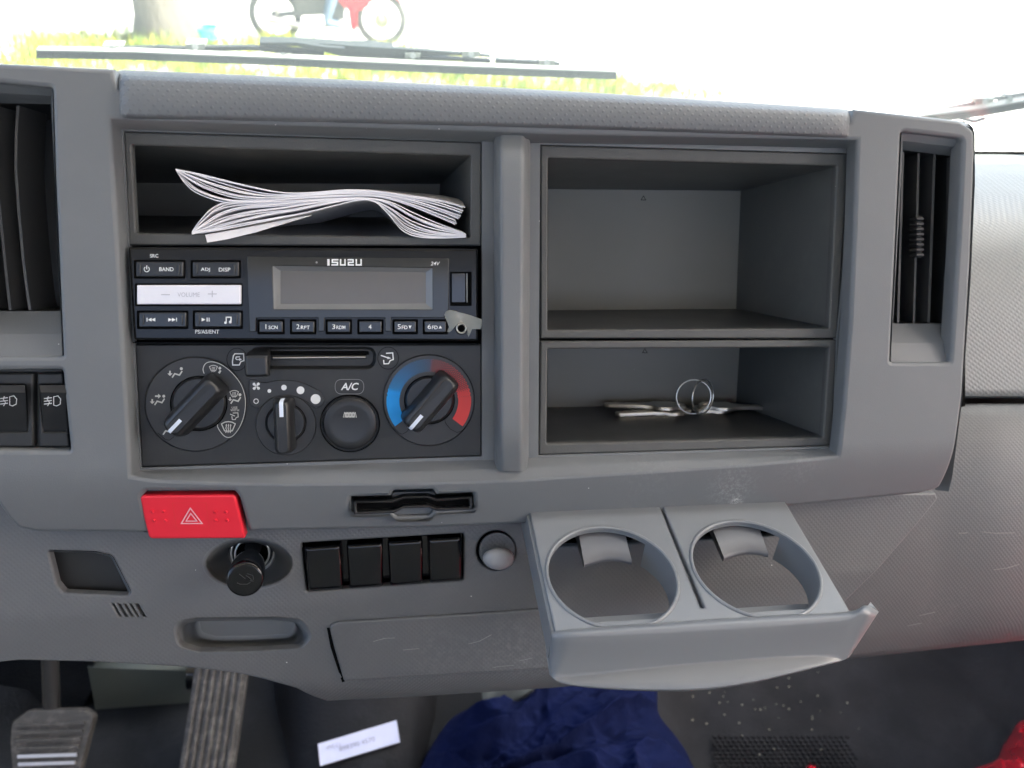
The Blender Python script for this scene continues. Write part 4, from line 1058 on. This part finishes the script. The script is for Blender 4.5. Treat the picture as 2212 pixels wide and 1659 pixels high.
# softly scooped ramp to the left of the cover
# blank switches
m_ = MB(); loftL(m_, [(blank_h, -.0005), (blank_h, -.009)], 'gloss', False, cap=True)
fr_i = quad([(655, 1178), (999, 1157), (997, 1250), (667, 1274)], 3)
sh = m_.build('blank_switch_housing', dash)
for (xa, xb, ya, yb, xc, xd) in ((656, 736, 1181, 1276, 666, 742), (748, 827, 1175.5, 1271, 754, 828), (837, 913, 1169, 1265.5, 842, 914), (925, 997, 1163, 1259, 927, 998)):
    mb = MB(); sl_ = -.06*(xb-xa); ring = lambda k: quad([(xa+k, ya+k, 5), (xb-k, ya+sl_+k, 5), (xd-k, yb+sl_-k, 6), (xc+k, yb-k, 6)], 4, 4)
    loftL(mb, [(ring(0), -.008), (ring(.4), .0005), (ring(1.6), .0018), (ring(3.6), .0027), (ring(6.5), .0031), (ring(9), .0032)], 'gloss', True, cap=True); mb.build('blank_switch', sh)
# round knob with a hook
m_ = MB(); loftL(m_, [(dialh, -.0005), (ell(1072, 1189.5, 42, 42, 40), -.012)], 'black', False)
e2 = lambda k: ell(1074, 1189, 40*k, 40*k, 40)
loftL(m_, [(e2(1.0), -.011), (e2(.98), -.0005), (e2(.95), .0004)], 'lower', True, cap=True)
m_.build('round_cap', dash)
m_ = MB(); rows = []
c0 = PL(1078, 1190, 0)
prof = [(34, 20, -.001, -4), (34, 21, .004, 0), (33.5, 22, .009, 4), (31, 21, .013, 6), (25, 17, .0155, 8), (14, 10, .0168, 8), (3, 2, .017, 8)]
loftL(m_, [(ell(1077, 1206+dy*.2, rx, ry*1.1, 28), dw) for rx, ry, dw, dy in prof], 'hookgrey', True, cap=True)
ribbon_w = .0006
m_.build('hook', dash)
# storage lid under the blanks
lid = fillet([(711, 1352, 16), (730, 1344, 0), (960, 1330), (1170, 1316), (1190, 1314), (1192, 1444), (743, 1472, 6), (722, 1400)], 4, 5)
m_ = MB(); plateL(m_, lid, .004, .0012, 'lower', dw=.0022)
rr = lid; ribl = [Vector(q) for q in [(744, 1474), (720, 1400), (709, 1362), (712, 1350)]]
m_.grid([[PL(x, y, .0004) for x, y in ((706, 1356), (714, 1398), (739, 1474))], [PL(x, y, .0004) for x, y in ((712, 1356), (722, 1398), (745, 1472))]], 'black', False)
for pts in ([(1005, 1451), (1040, 1448), (1075, 1440), (1110, 1437)], [(1011, 1391), (1035, 1385), (1061, 1371)], [(870, 1404), (905, 1401)], [(805, 1386), (830, 1379), (852, 1378)], [(1120, 1428), (1150, 1421)]):
    A = [Vector(p) for p in pts]; m_.grid([[PL(p.x, p.y-.45, .0025) for p in A], [PL(p.x+1.5, p.y+.45, .0025) for p in A]], 'scratch', False)
m_.build('storage_lid', dash, label='textured lid under the four black blanks')

# ---- passenger side of the dash and the glovebox
m_ = MB(); rows = []
for x in (1990, 2040, 2100, 2160, 2220, 2330):
    rows.append([P(x, y, w) for y, w in ((331, -.30), (334, -.295), (345, -.26), (375, -.190), (420, -.135), (480, -.105), (560, -.088), (700, -.078), (840, -.072), (855, -.072), (857, -.080), (860, -.090))])
m_.grid(rows, 'weave'); m_.tube([P(x, 330+.004*(x-2100), -.296) for x in (1990, 2100, 2200, 2330)], .0016, 'black', 8); m_.build('passenger_dash', dash)
m_ = MB(); rows = []
for x in (1690, 1800, 1900, 2000, 2060, 2120, 2200, 2330):
    yb = 1437-(x-1690)*.104
    rows.append([P(x, y, w-(.004 if x < 2070 else 0)) for y, w in ((872, -.092), (872.5, -.074), (876, -.068), (900, -.062), (960, -.054), (1040, -.0500), (1130, -.0490), (1220, -.051), (1300, -.057), (1350, -.064), (yb-12, -.074), (yb, -.085), (yb+.5, -.12))])
m_.grid(rows, 'lower')
def GW(x, y):
    T_ = ((872.5, -.074), (876, -.068), (900, -.062), (960, -.054), (1040, -.0500), (1130, -.0490), (1220, -.051), (1300, -.057), (1350, -.064), (1380, -.072))
    for (a, wa), (b, wb_) in zip(T_, T_[1:]):
        if a <= y <= b: return P(x, y, wa+(wb_-wa)*(y-a)/(b-a)-(.004 if x < 2070 else 0)+.0004)
    return P(x, y, -.07)
for pts in ([(2121, 1149), (2150, 1152), (2191, 1151)], [(2146, 1231), (2175, 1227), (2201, 1219)], [(1985, 1330), (2020, 1322)], [(2070, 1152), (2090, 1151)], [(1960, 1352), (1990, 1346)]):
    A = [Vector(p) for p in pts]; m_.grid([[GW(p.x, p.y-.5) for p in A], [GW(p.x+1.5, p.y+.5) for p in A]], 'scratch', False)
m_.build('glovebox_lid', dash, label='scuffed glovebox lid at the right side')
m_ = MB(); m_.grid([[P(x, 850, -.1), P(x, 880, -.1)] for x in (1990, 2330)], 'black', False); m_.build('gap_backing', dash)

# ---- cup holder (slides out level, world-horizontal)
TZ = CAMW.z-.318
inv = DM.inverted()
def T(x, y, dz=0): return WZ(x, y, TZ+dz)
c_bl, c_br, c_fr, c_fl = T(1153, 1144.6), T(1715.6, 1116), T(1836, 1323.7), T(1197.7, 1364.6)
X0 = (c_bl.x+c_fl.x)/2; X1 = (c_br.x+c_fr.x)/2; YF = (c_fl.y+c_fr.y)/2; YB = (c_bl.y+c_br.y)/2+.03
r1 = [T(*q) for q in ((1314.5, 1138), (1189, 1228), (1330, 1362), (1464, 1275))]; r2 = [T(*q) for q in ((1593, 1126), (1495.6, 1201), (1677, 1339), (1777, 1267))]
def cen(r): return ((r[0].x+r[2].x)/4+(r[1].x+r[3].x)/4, (r[0].y+r[2].y)/2)
Wd = X1-X0; cA = cen(r1); cB = cen(r2); rad_ = .0338
hole = lambda c, r, n_=56: [(c[0]+r*math.cos(2*math.pi*k/n_), c[1]+r*math.sin(2*math.pi*k/n_)) for k in range(n_)]
ch = thing  # (the holder stays a part of the dashboard)
def todash(mb): return mb.xform(lambda p: inv @ p)
m_ = MB(); gx = X0+Wd*.505
vs, fc, sm = plate_local([(X0, YB), (X1, YB), (X1, YF), (X0, YF)], [hole(cA, rad_), hole(cB, rad_), [(gx-.0011, YB-.002), (gx+.0011, YB-.002), (gx+.0011, YF+.009), (gx-.0011, YF+.009)]], .003, .0010, 3)
m_.add([v+Vector((0, 0, TZ)) for v in vs], fc, 'tray', sm)
for c in (cA, cB): m_.tube([Vector((x, y, TZ-.0001)) for x, y in hole(c, rad_+.0007, 64)], .0011, 'tray', 8, closed=True)
# side rails and ring walls
for x in (X0-.0006, X1+.0006): m_.box((x, (YB+YF)/2, TZ-.011), .0018, YB-YF, .018, 'tray')
m_.box((gx, (YB+YF)/2+.004, TZ-.012), .004, YB-YF-.01, .016, 'tray')
for c in (cA, cB):
    arc = [R(a) for a in range(-62, 48, 5)]
    o_ = [Vector((c[0]+(rad_+.0006)*math.cos(a), c[1]+(rad_+.0006)*math.sin(a), TZ-.003)) for a in arc]
    i_ = [Vector((c[0]+(rad_+.0002)*math.cos(a), c[1]+(rad_-.001)*math.sin(a), TZ-.020)) for a in arc]
    m_.grid([o_, i_], 'tray')
todash(m_); cup = m_.build('cup_holder', dash, label='pulled out two ring cup holder')
m_ = MB()
for c in (cA, cB):                                    # front supporting ledge low inside each ring
    m_.box((c[0], YF+.012, TZ-.024), rad_*2.0, .026, .002, 'tray')
todash(m_); m_.build('cup_ledge', cup)
for c, q in ((cA, [(1249, 1149), (1349, 1147), (1365, 1213), (1262, 1219)]), (cB, [(1538, 1139), (1638, 1134), (1660, 1197), (1564, 1205)])):
    mb = MB(); rows = []
    for k in range(9):
        t = k/8; row = []
        for j in range(9):
            s = j/8; x = (q[0][0]*(1-s)+q[1][0]*s)*(1-t)+(q[3][0]*(1-s)+q[2][0]*s)*t
            y = (q[0][1]*(1-s)+q[1][1]*s)*(1-t)+(q[3][1]*(1-s)+q[2][1]*s)*t - 10*math.sin(math.pi*s)*t*t
            row.append(T(x, y, -.004-.003*t*t))
        rows.append(row)
    rows.append([p+Vector((0, -.0004, -.0022)) for p in rows[-1]]); rows.append([p+Vector((0, .001, -.001)) for p in rows[-1]])
    rows.append([p+Vector((0, .03, 0)) for p in rows[-1]])
    mb.grid(rows, 'flap'); 
    mb.loops([[r_[0] for r_ in rows[:9]]+[r_[0]+Vector((0, 0, -.002)) for r_ in rows[:9]][::-1]], 'tray') if False else None
    todash(mb); mb.build('spring_flap', cup)
# drawer front
yfp = YF-.004
def FR(x, y, out=0): return WP(x, y, (0, yfp-out, TZ), (0, -.94, .34))
topl = [(1192, 1370), (1290, 1364.5), (1390, 1359), (1490, 1353), (1590, 1347), (1690, 1340.5), (1780, 1335), (1838, 1329), (1866, 1318), (1893, 1330)]
botl = [(1187, 1458), (1215, 1477), (1300, 1488), (1412, 1493), (1520, 1491), (1620, 1477), (1710, 1456), (1780, 1438), (1820, 1427), (1836, 1418)]
N_ = 73
def lerp_l(l, t):
    f = t*(len(l)-1); i = min(int(f), len(l)-2); a = f-i; return (l[i][0]*(1-a)+l[i+1][0]*a, l[i][1]*(1-a)+l[i+1][1]*a)
m_ = MB(); rows = []
for i in range(N_):
    t = i/(N_-1); tx, ty = smooth_l(topl, t); bx_, by_ = smooth_l(botl, t)
    cy_ = math.sin(math.pi*min(1, max(0, (t-.04)/.84))) if .04 < t < .88 else 0      # scooped finger grip line
    e = min(t, 1-t)*41/3; ed = max(0, 1-e)**2*.0045
    row = []
    pr = [(-.095, -.0065), (-.085, -.0035), (-.03, .0), (.03, .0018), (.10, .0022), (.25, .0015), (.40, .0010), (.55, .0005)]
    for a, out in pr: row.append(FR(tx+(bx_-tx)*a, ty+(by_-ty)*a, out-ed))
    crest = .98-.42*cy_
    for a in (.25, .5, .75, 1.0): q = .55+(crest-.55)*a if crest > .56 else .55+(.56-.55)*a; row.append(FR(tx+(bx_-tx)*q, ty+(by_-ty)*q, .0005-ed))
    q0 = max(crest, .56)
    for a in (.08, .3, .6, .9, 1.0): q = q0+(1-q0)*a; row.append(FR(tx+(bx_-tx)*q, ty+(by_-ty)*q, .0005-ed+.011*cy_*a-(.0015 if a == 1 else 0)))
    row.append(row[-1]+Vector((0, .012, .002)))
    row.insert(0, row[0]+Vector((0, .001, -.008)))
    rows.append(row)
rows = [[p+Vector((.0008, .007, -.0005)) for p in rows[0]]]+rows+[[p+Vector((-.0008, .007, -.0005)) for p in rows[-1]]]
m_.grid(rows, 'tray')
m_.box((X0+Wd/2, YF+.002, TZ-.0035), Wd+.002, .006, .004, 'tray')
todash(m_); m_.build('drawer_front', cup, label='front lip with a scooped finger grip')

# ------------------------------------------------------------------ cigarette lighter
def world(mb): return mb.xform(lambda p: W(p))
lc = PL(546, 1192, -.026)
ltop = thing('cigarette_lighter', 'black cigarette lighter knob plugged in below the red hazard switch', 'lighter', tuple(W(lc)))
tipc = P(529, 1252, -.006)
axd = (tipc-lc).normalized()
s1 = axd.orthogonal().normalized(); s2 = axd.cross(s1)
def rings(rad_list, m, mb, n_=40, cap=True):
    mb.loops([[lc+axd*z+(s1*math.cos(2*math.pi*k/n_)+s2*math.sin(2*math.pi*k/n_))*r for k in range(n_)] for z, r in rad_list], m, True, cap1=cap)
m_ = MB(); rings([(-.004, .0135), (.001, .0135), (.002, .0125), (.002, .0118), (-.003, .0115)], 'chrome', m_, cap=False)
rings([(.0, .0104), (.004, .0104), (.0048, .0096), (.004, .009)], 'chrome', m_, cap=False); rings([(-.002, .0104), (.0005, .0095)], 'black', m_)
todo = m_; m_.build('lighter_socket', dash)
L_ = (tipc-lc).length
m_ = MB(); rings([(0, .0068), (L_*.35, .0072), (L_*.45, .0082), (L_*.6, .0092), (L_*.92, .0098), (L_*.98, .0096), (L_*1.0, .0088), (L_*1.003, .0080)], 'gloss', m_)
def FC(x, y, w): # emblem on the end face
    d = rd(x, y); o_ = lc+axd*(L_*1.003+.0002); return CAM+d*((o_-CAM).dot(axd)/d.dot(axd))
for pts in ([(512, 1259), (519, 1262), (534, 1262), (541, 1258)], [(517, 1240), (530, 1250)], [(534, 1239), (546, 1243), (548, 1252)], [(540, 1254), (548, 1256)], [(531, 1243), (540, 1249), (546, 1256)]):
    A = [Vector(p) for p in pts]; L = []; Rr = []
    for i, p in enumerate(A):
        d = (A[min(i+1, len(A)-1)]-A[max(i-1, 0)]).normalized(); nn = Vector((-d.y, d.x))*.6; L.append(FC(*(p+nn), 0)); Rr.append(FC(*(p-nn), 0))
    m_.grid([L, Rr], 'disc', False)
world(m_); m_.build('knob', ltop)

# ------------------------------------------------------------------ papers
ZP = lambda X, Y: (241.2+X*.3894, 258.4+Y*.3894)
def spline(l, t): return smooth_l(l, t)
def sheets(name_label, top, bot, n_, wfront, rise, gamma=1.0, jit=.02, split=None):
    c = W(P(*ZP(*top[len(top)//2]), wfront)); o = thing('folded_paper', name_label, 'paper', c, group='folded papers in the bin above the radio')
    for k in range(n_):
        f = (k/(n_-1))**gamma; mb = MB(); F_, Fb, Bk, Bb = [], [], [], []
        jx = random.uniform(-16, 6); jf = random.uniform(-.045, .045)
        for i in range(41):
            t = i/40; a = spline(top, t); b = spline(bot, t)
            ff = min(1, max(0, f+(.05*math.sin(t*(6+k%3*2)+k*2.3)+jf)*(0 < k < n_-1)))
            X, Y = a[0]*(1-ff)+b[0]*ff+(jx if i == 40 else 0), a[1]*(1-ff)+b[1]*ff
            w = wfront+.0015*math.sin(k*2.1+t*5)
            p = P(*ZP(X, Y), w); th_ = .00029
            mid = P(*ZP(X, Y), w-.05); 
            q = p+Vector((-.004+.008*t, rise[0]*(1-t)+rise[1]*t, -.085))
            F_.append(p+Vector((0, th_, 0))); Fb.append(p-Vector((0, th_, 0))); Bk.append(q+Vector((0, th_, 0))); Bb.append(q-Vector((0, th_, 0)))
        mb.grid([Bk, [x.lerp(y, .5)+Vector((0, .0015, 0)) for x, y in zip(Bk, F_)], F_], 'paper'); mb.grid([F_, Fb], 'paper', False); mb.grid([Fb, [x.lerp(y, .5)+Vector((0, .0015, 0)) for x, y in zip(Bb, Fb)], Bb], 'paper')
        world(mb); mb.build('sheet', o)
    return o
ut = [(355, 275), (480, 300), (620, 335), (800, 378), (950, 405), (1100, 405), (1300, 390), (1450, 395), (1600, 415), (1760, 437), (1870, 458), (1960, 487)]
ub = [(358, 282), (400, 345), (470, 405), (620, 456), (820, 458), (1000, 442), (1200, 432), (1400, 424), (1520, 436), (1660, 478), (1800, 535), (1912, 582)]
sheets('upper folded white papers fanned above the other wad, corner raised at left', ut, ub, 11, -.012, (-.004, .012))
lt_ = [(445, 622), (490, 560), (560, 490), (650, 458), (820, 456), (1000, 450), (1200, 440), (1400, 434), (1540, 455), (1680, 520), (1820, 580), (1968, 632)]
lb_ = [(445, 634), (560, 618), (700, 592), (880, 556), (1060, 520), (1230, 478), (1370, 446), (1460, 455), (1540, 530), (1620, 620), (1740, 655), (1966, 652)]
lo = sheets('lower folded white papers drooping over the bin floor under the other wad', lt_, lb_, 12, -.011, (-.003, .004))
mb = MB(); A = [(518, 638), (640, 618), (800, 588), (960, 556), (1110, 528)]; Bq = [(530, 682), (640, 664), (800, 625), (960, 577), (1110, 532)]
mb.grid([[P(*ZP(*q), -.0125) for q in A], [P(*ZP(*q), -.0075) for q in Bq]], 'paper'); world(mb); mb.build('sheet', lo)

# ------------------------------------------------------------------ keys
fl4 = [P(1181, 959, -.0155), P(1778, 945, -.0155), P(1590, 872, -.125), P(1090, 882, -.125)]
eu = (fl4[1]-fl4[0]).normalized(); nf = (fl4[1]-fl4[0]).cross(fl4[3]-fl4[0]).normalized()
if nf.y < 0: nf = -nf
ed_ = nf.cross(eu)
if ed_.z > 0: ed_ = -ed_
def onfloor(x, y):
    d = rd(x, y); return CAM+d*((fl4[0]-CAM).dot(nf)/d.dot(nf))
def key_set(label, cx, cy, flip, ringc, ringtilt):
    c = onfloor(cx, cy+7); o = thing('key_ring', label, 'keys', W(c), group='keys lying in the lower bin')
    for k, (yaw, off, h) in enumerate(((.16, .000, .0004), (-.20, .0025, .0032))):
        mb = MB(); a = yaw*flip; ca, sa = math.cos(a), math.sin(a)
        shape = [(0, -.004), (.004, -.007), (.008, -.0075), (.010, -.0115), (.021, -.0115), (.0215, -.007), (.026, -.0065), (.029, -.0045), (.053, -.004), (.056, 0), (.0535, .003), (.050, .0022), (.047, .0038), (.043, .0026), (.039, .004), (.035, .0028), (.029, .0045), (.025, .006), (.021, .0115), (.012, .0115), (.004, .010), (0, .004)]
        hole_ = [(.0045+.003*math.cos(2*math.pi*q/12), .0035*math.sin(2*math.pi*q/12)) for q in range(12)]
        vs, fc, sm = plate_local(shape, [hole_], .0024, .0003, 2)
        mb.add([c+eu*(flip*((v.x-.003+off)*ca-v.y*sa))+ed_*((v.x)*sa+v.y*ca)+nf*(v.z+.0024+h) for v in vs], fc, 'nickel', sm)
        world(mb); mb.build('key', o)
    rc = P(*ringc, -.068); mb = MB(); n_ = 48
    tx = Vector((math.cos(ringtilt), 0, math.sin(ringtilt))); ty = Vector((0, 1, 0))
    r = .0112
    mb.tube([rc+tx*math.cos(4*math.pi*k/64)*r+ty*math.sin(4*math.pi*k/64)*r+Vector((0, 0, .0004*k/64)) for k in range(65)], .00045, 'chrome', 8)
    world(mb); mb.build('ring', o); return o
key_set('steel keys pointing left on the ring that stands nearer the left', 1478, 884, -1, (1498, 857), .15)
key_set('steel keys pointing right on the ring that stands further right', 1512, 883, 1, (1518, 857), -.55)

# ------------------------------------------------------------------ footwell
# brake pedal
pn_ = Vector((0, -.62, .78)).normalized(); pb = Vector((0, .36, FZ+.22))
def PB(x, y, d=0): return WP(x, y, pb+pn_*d, pn_)
bo = thing('brake_pedal', 'worn ribbed brake pedal at the lower left corner', 'pedal', PB(110, 1620))
mb = MB(); po = fillet([(62, 1533, 20), (182, 1530, 18), (205, 1545, 14), (170, 1680, 20), (140, 1790, 20), (60, 1790, 20), (30, 1720, 10), (22, 1600, 10), (25, 1560, 20)], 8, 4)
A = [PB(x, y) for x, y in po]; cA_ = sum(A, Vector())/len(A)
mb.loops([[p-pn_*.012 for p in A], [p-pn_*.002 for p in A], [p.lerp(cA_, .03)+pn_*.001 for p in A]], 'brake', True, cap1=True)
for k in range(8):
    y = 1562+k*17; l_ = 34+k*1.5; r_ = 184-k*4.2
    q = [PB(l_, y, .0012), PB(r_, y-4, .0012), PB(r_, y+3, .0012), PB(l_, y+7, .0012)]
    mb.loops([q, [p+pn_*.003 for p in q]], 'brake' if k not in (4, 5, 6) else 'wornmetal', False, cap1=True)
mb.build('pad', bo)
mb = MB(); mb.tube([PB(112, 1536, -.01), PB(108, 1490, .0)+Vector((0, .03, .04)), PB(100, 1430, 0)+Vector((0, .05, .12))], .009, 'vent', 10); mb.build('arm', bo)
# accelerator
pa_n = Vector((0, -.55, .83)).normalized(); pap = Vector((0, .34, FZ+.17))
def PA(x, y, d=0): return WP(x, y, pap+pa_n*d, pa_n)
ao = thing('accelerator_pedal', 'long ribbed accelerator pedal with dusty worn ridges', 'pedal', PA(460, 1640))
mb = MB(); qa = [PA(424, 1425), PA(537, 1432), PA(503, 1668), PA(470, 1890), PA(335, 1870), PA(388, 1655)]
mb.loops([[p-pa_n*.014 for p in qa], qa], 'accel', False, cap1=True)
def LA(t, s): # t along, s across
    a = PA(424, 1425).lerp(PA(388, 1655), t); b = PA(537, 1432).lerp(PA(503, 1668), t); return a.lerp(b, s)
for k in range(7):
    s0, s1_ = .04+k*.136, .04+k*.136+.088; rr_ = []
    for t in (0, .5, 1, 1.9): rr_.append([LA(t, s0), LA(t, s0+.015)+pa_n*.003, LA(t, s1_-.015)+pa_n*.003, LA(t, s1_)])
    mb.grid(rr_, 'accel')
mb.build('tread', ao)
mb = MB(); mb.tube([PA(410, 1452, -.03), PA(428, 1452, -.03)], .02, 'gloss', 14); mb.build('pivot', ao)
# pale painted box behind the pedals
mb = MB(); q = [WY(x, y, .28) for x, y in ((185, 1420), (470, 1430), (445, 1500), (205, 1528))]
mb.loops([[p+Vector((0, .04, 0)) for p in q], q, [p*.93+sum(q, Vector())/4*.07+Vector((0, -.012, 0)) for p in q]], 'pale', True, cap1=True); o = mb.build('heater_box'); tag(o, 'pale greenish painted metal box in shade behind the pedals', 'box')
mb = MB(); q = [WY(x, y, .27) for x, y in fillet([(-60, 1400), (200, 1410), (205, 1480), (175, 1535), (110, 1540), (60, 1490), (-60, 1470)], 14, 4)]
mb.loops([[p+Vector((0, .1, 0)) for p in q], q], 'floor', False, cap1=True); o = mb.build('steering_bracket'); tag(o, 'black steering column bracket above the brake pedal', 'bracket')
# engine cover hump in the middle and transmission tunnel: label is stuck on it
hump = MB(); rows = []
HN = Vector((0, -.35, .94)).normalized(); hp = Vector((0, .42, FZ+.13))
def HP(x, y, d=0): return WP(x, y, hp+HN*d, HN)
xs_ = [(560, -.16), (600, -.06), (650, -.01), (700, 0), (800, 0), (880, 0), (905, -.01), (940, -.05), (960, -.14)]
for x, d in xs_: rows.append([HP(x, y, d) for y in (1300, 1400, 1500, 1600, 1700, 1900)])
hump.grid(rows, 'mat'); hump.v = [v+HN*(.006*math.sin(v.x*31)*math.sin(v.y*27)) for v in hump.v]; o = hump.build('tunnel_cover'); tag(o, 'black moulded rubber tunnel cover carrying the white label', 'cover')
mb = MB(); lq_ = [HP(686.6, 1607, .009), HP(856.6, 1555.7, .009), HP(864, 1602.9, .009), HP(691.7, 1654, .009)]
mb.loops([[p-HN*.004 for p in lq_], lq_], 'label', False, cap1=True)
rot = math.atan2(1555.7-1607, 856.6-686.6)
text(mb, '>PVC-C<', 720, 1612, 8.5, .0096, 'labeltext', fn=lambda x, y, w: HP(x, y, w), rot=rot, width=34, bold=0)
text(mb, '898390 4570', 771, 1607, 9.5, .0096, 'labeltext', fn=lambda x, y, w: HP(x, y, w), rot=rot, width=80, bold=0)
o = mb.build('part_label'); tag(o, 'pale lilac part number label on the black tunnel cover', 'label')
# beige rag
def blob(outline, zfun, m, name, label, cat, nr=14, wr=.01, seed=0):
    mb = MB(); c = (sum(p[0] for p in outline)/len(outline), sum(p[1] for p in outline)/len(outline)); rows = []
    for k in range(nr+1):
        t = k/nr; row = []
        for (x, y) in outline:
            X, Y = c[0]+(x-c[0])*(1-t), c[1]+(y-c[1])*(1-t); row.append(zfun(X, Y, t))
        rows.append(row)
    mb.grid(rows, m, True, cu=True); o = mb.build(name); return tag(o, label, cat)
from mathutils import noise as mn
def zr(h, amp, f, sd_, yb=0):
    def fn(X, Y, t):
        k = math.sqrt(max(0, 1-(1-t)**2)); p = WZ(X, Y, FZ+.03+h*k*.0+0)
        b = WZ(X, Y, FZ+.03)
        v = Vector((b.x*f, b.y*f*1.8, sd_)); nz = mn.fractal(v, .8, 2.1, 4); wv = mn.noise(Vector((b.x*5, b.y*5, sd_+3)))*.5; rg = (1-abs(mn.noise(Vector((b.x*f*.8+wv*2, b.y*f*2.0+wv*3, sd_+7)))))**5*2.4-.8+.5*(1-abs(mn.noise(Vector((b.x*f*1.9-wv, b.y*f*3.4+wv*4, sd_+17)))))**4
        return WZ(X, Y, FZ+.03+k*h)+Vector((0, 0, amp*(nz*.8+rg*.6)*min(1, t*5)))
    return fn
dense = lambda pts, n_=120: [smooth_l(pts+[pts[0]], k/n_) for k in range(n_)]
blob(dense([(1040, 1490), (1100, 1470), (1180, 1465), (1230, 1490), (1200, 1525), (1100, 1535), (1050, 1525)], 60), zr(.06, .01, 20, 3), 'beige', 'rag', 'crumpled beige rag tucked behind the navy cloth', 'rag')
blob(dense([(900, 1680), (925, 1625), (960, 1570), (990, 1542), (1040, 1524), (1100, 1520), (1150, 1490), (1200, 1465), (1300, 1455), (1410, 1470), (1425, 1540), (1460, 1590), (1490, 1640), (1510, 1720), (1400, 1800), (1100, 1800), (940, 1760)], 260), zr(.09, .028, 9, 1), 'cloth', 'folded_shirt', 'crumpled navy blue cloth heaped on the floor under the cup holder', 'cloth', nr=90)
# floor mat right with raised edge and grid patch
mb = MB(); rows = []
for i in range(40):
    row = []
    for j in range(30):
        x, y = 1380+i*26, 1380+j*17; b = WZ(x, y, FZ+.02); row.append(b+Vector((0, 0, .012*mn.fractal(Vector((b.x*6, b.y*6, 2)), .9, 2, 3)+(.03 if (x < 1500) else 0)*max(0, 1-(x-1380)/120))))
    rows.append(row)
mb.grid(rows, 'mat')
for i in range(26):
    for j in range(12):
        x, y = 1545+i*12+(j % 2)*6, 1588+j*9
        if x > 1545+26*12-8*abs(6-j)*.5: continue
        b = WZ(x, y, FZ+.036); mb.box(b-Vector((0, 0, .0042)), .0036, .0030, .003, 'mat')
o = mb.build('floor_mat'); tag(o, 'black moulded floor mat with grit to the right of the navy cloth', 'floor mat')
gm = MB()
for k in range(50):
    x, y = random.gauss(1640, 110), random.gauss(1540, 45)
    if not (1470 < x < 2150 and 1420 < y < 1655): continue
    b = WZ(x, y, FZ+.034); s = random.uniform(.0004, .0011)
    gm.box(b, s*2, s*1.6, s, 'beige', None)
o = gm.build('grit', label='pale grit scattered over the black floor mat', kind='stuff')
# red bag
def bagf(X, Y, t):
    k = math.sqrt(max(0, 1-(1-t)**2)); b = WZ(X, Y, FZ+.06); n_ = mn.fractal(Vector((b.x*14, b.y*14, 5)), .7, 2.3, 4)
    return WZ(X, Y, FZ+.06+.22*k)+Vector((0, 0, .03*n_*min(1, t*4)))
blob(dense([(2080, 1700), (2100, 1662), (2150, 1648), (2165, 1615), (2185, 1585), (2206, 1558), (2280, 1545), (2420, 1560), (2460, 1700), (2400, 1900), (2150, 1880)], 160), bagf, 'redbag', 'plastic_bag', 'shiny red plastic bag at the lower right corner', 'bag', nr=40)
blob(dense([(1738, 1668), (1742, 1656), (1752, 1651), (1763, 1656), (1768, 1670), (1752, 1690)], 30), zr(.05, .004, 20, 4), 'redbag', 'wrapper', 'tiny red wrapper tip at the bottom edge of the picture', 'wrapper', nr=8)

mb = MB(); rows = []; bc = Vector((.90, -.30, FZ))  # red form added out of view to throw a red glow on the glovebox
for k in range(24):
    t = k/23; row = []
    for j in range(72):
        a = 2*math.pi*j/72; rr = (.23*math.cos(t*math.pi/2)**.6)*(1+.06*math.sin(a*5+1)); z = .44*math.sin(t*math.pi/2)
        p = bc+Vector((math.cos(a)*rr*1.05, math.sin(a)*rr, z)); p += Vector((math.cos(a), math.sin(a), .4))*.03*mn.fractal(p*9, .7, 2.2, 4); row.append(p)
    rows.append(row)
mb.grid(rows, 'redbag', True, cu=True); o = mb.build('red_bounce_sack'); tag(o, 'unseen red sack added to bounce red light onto the dash', 'sack')
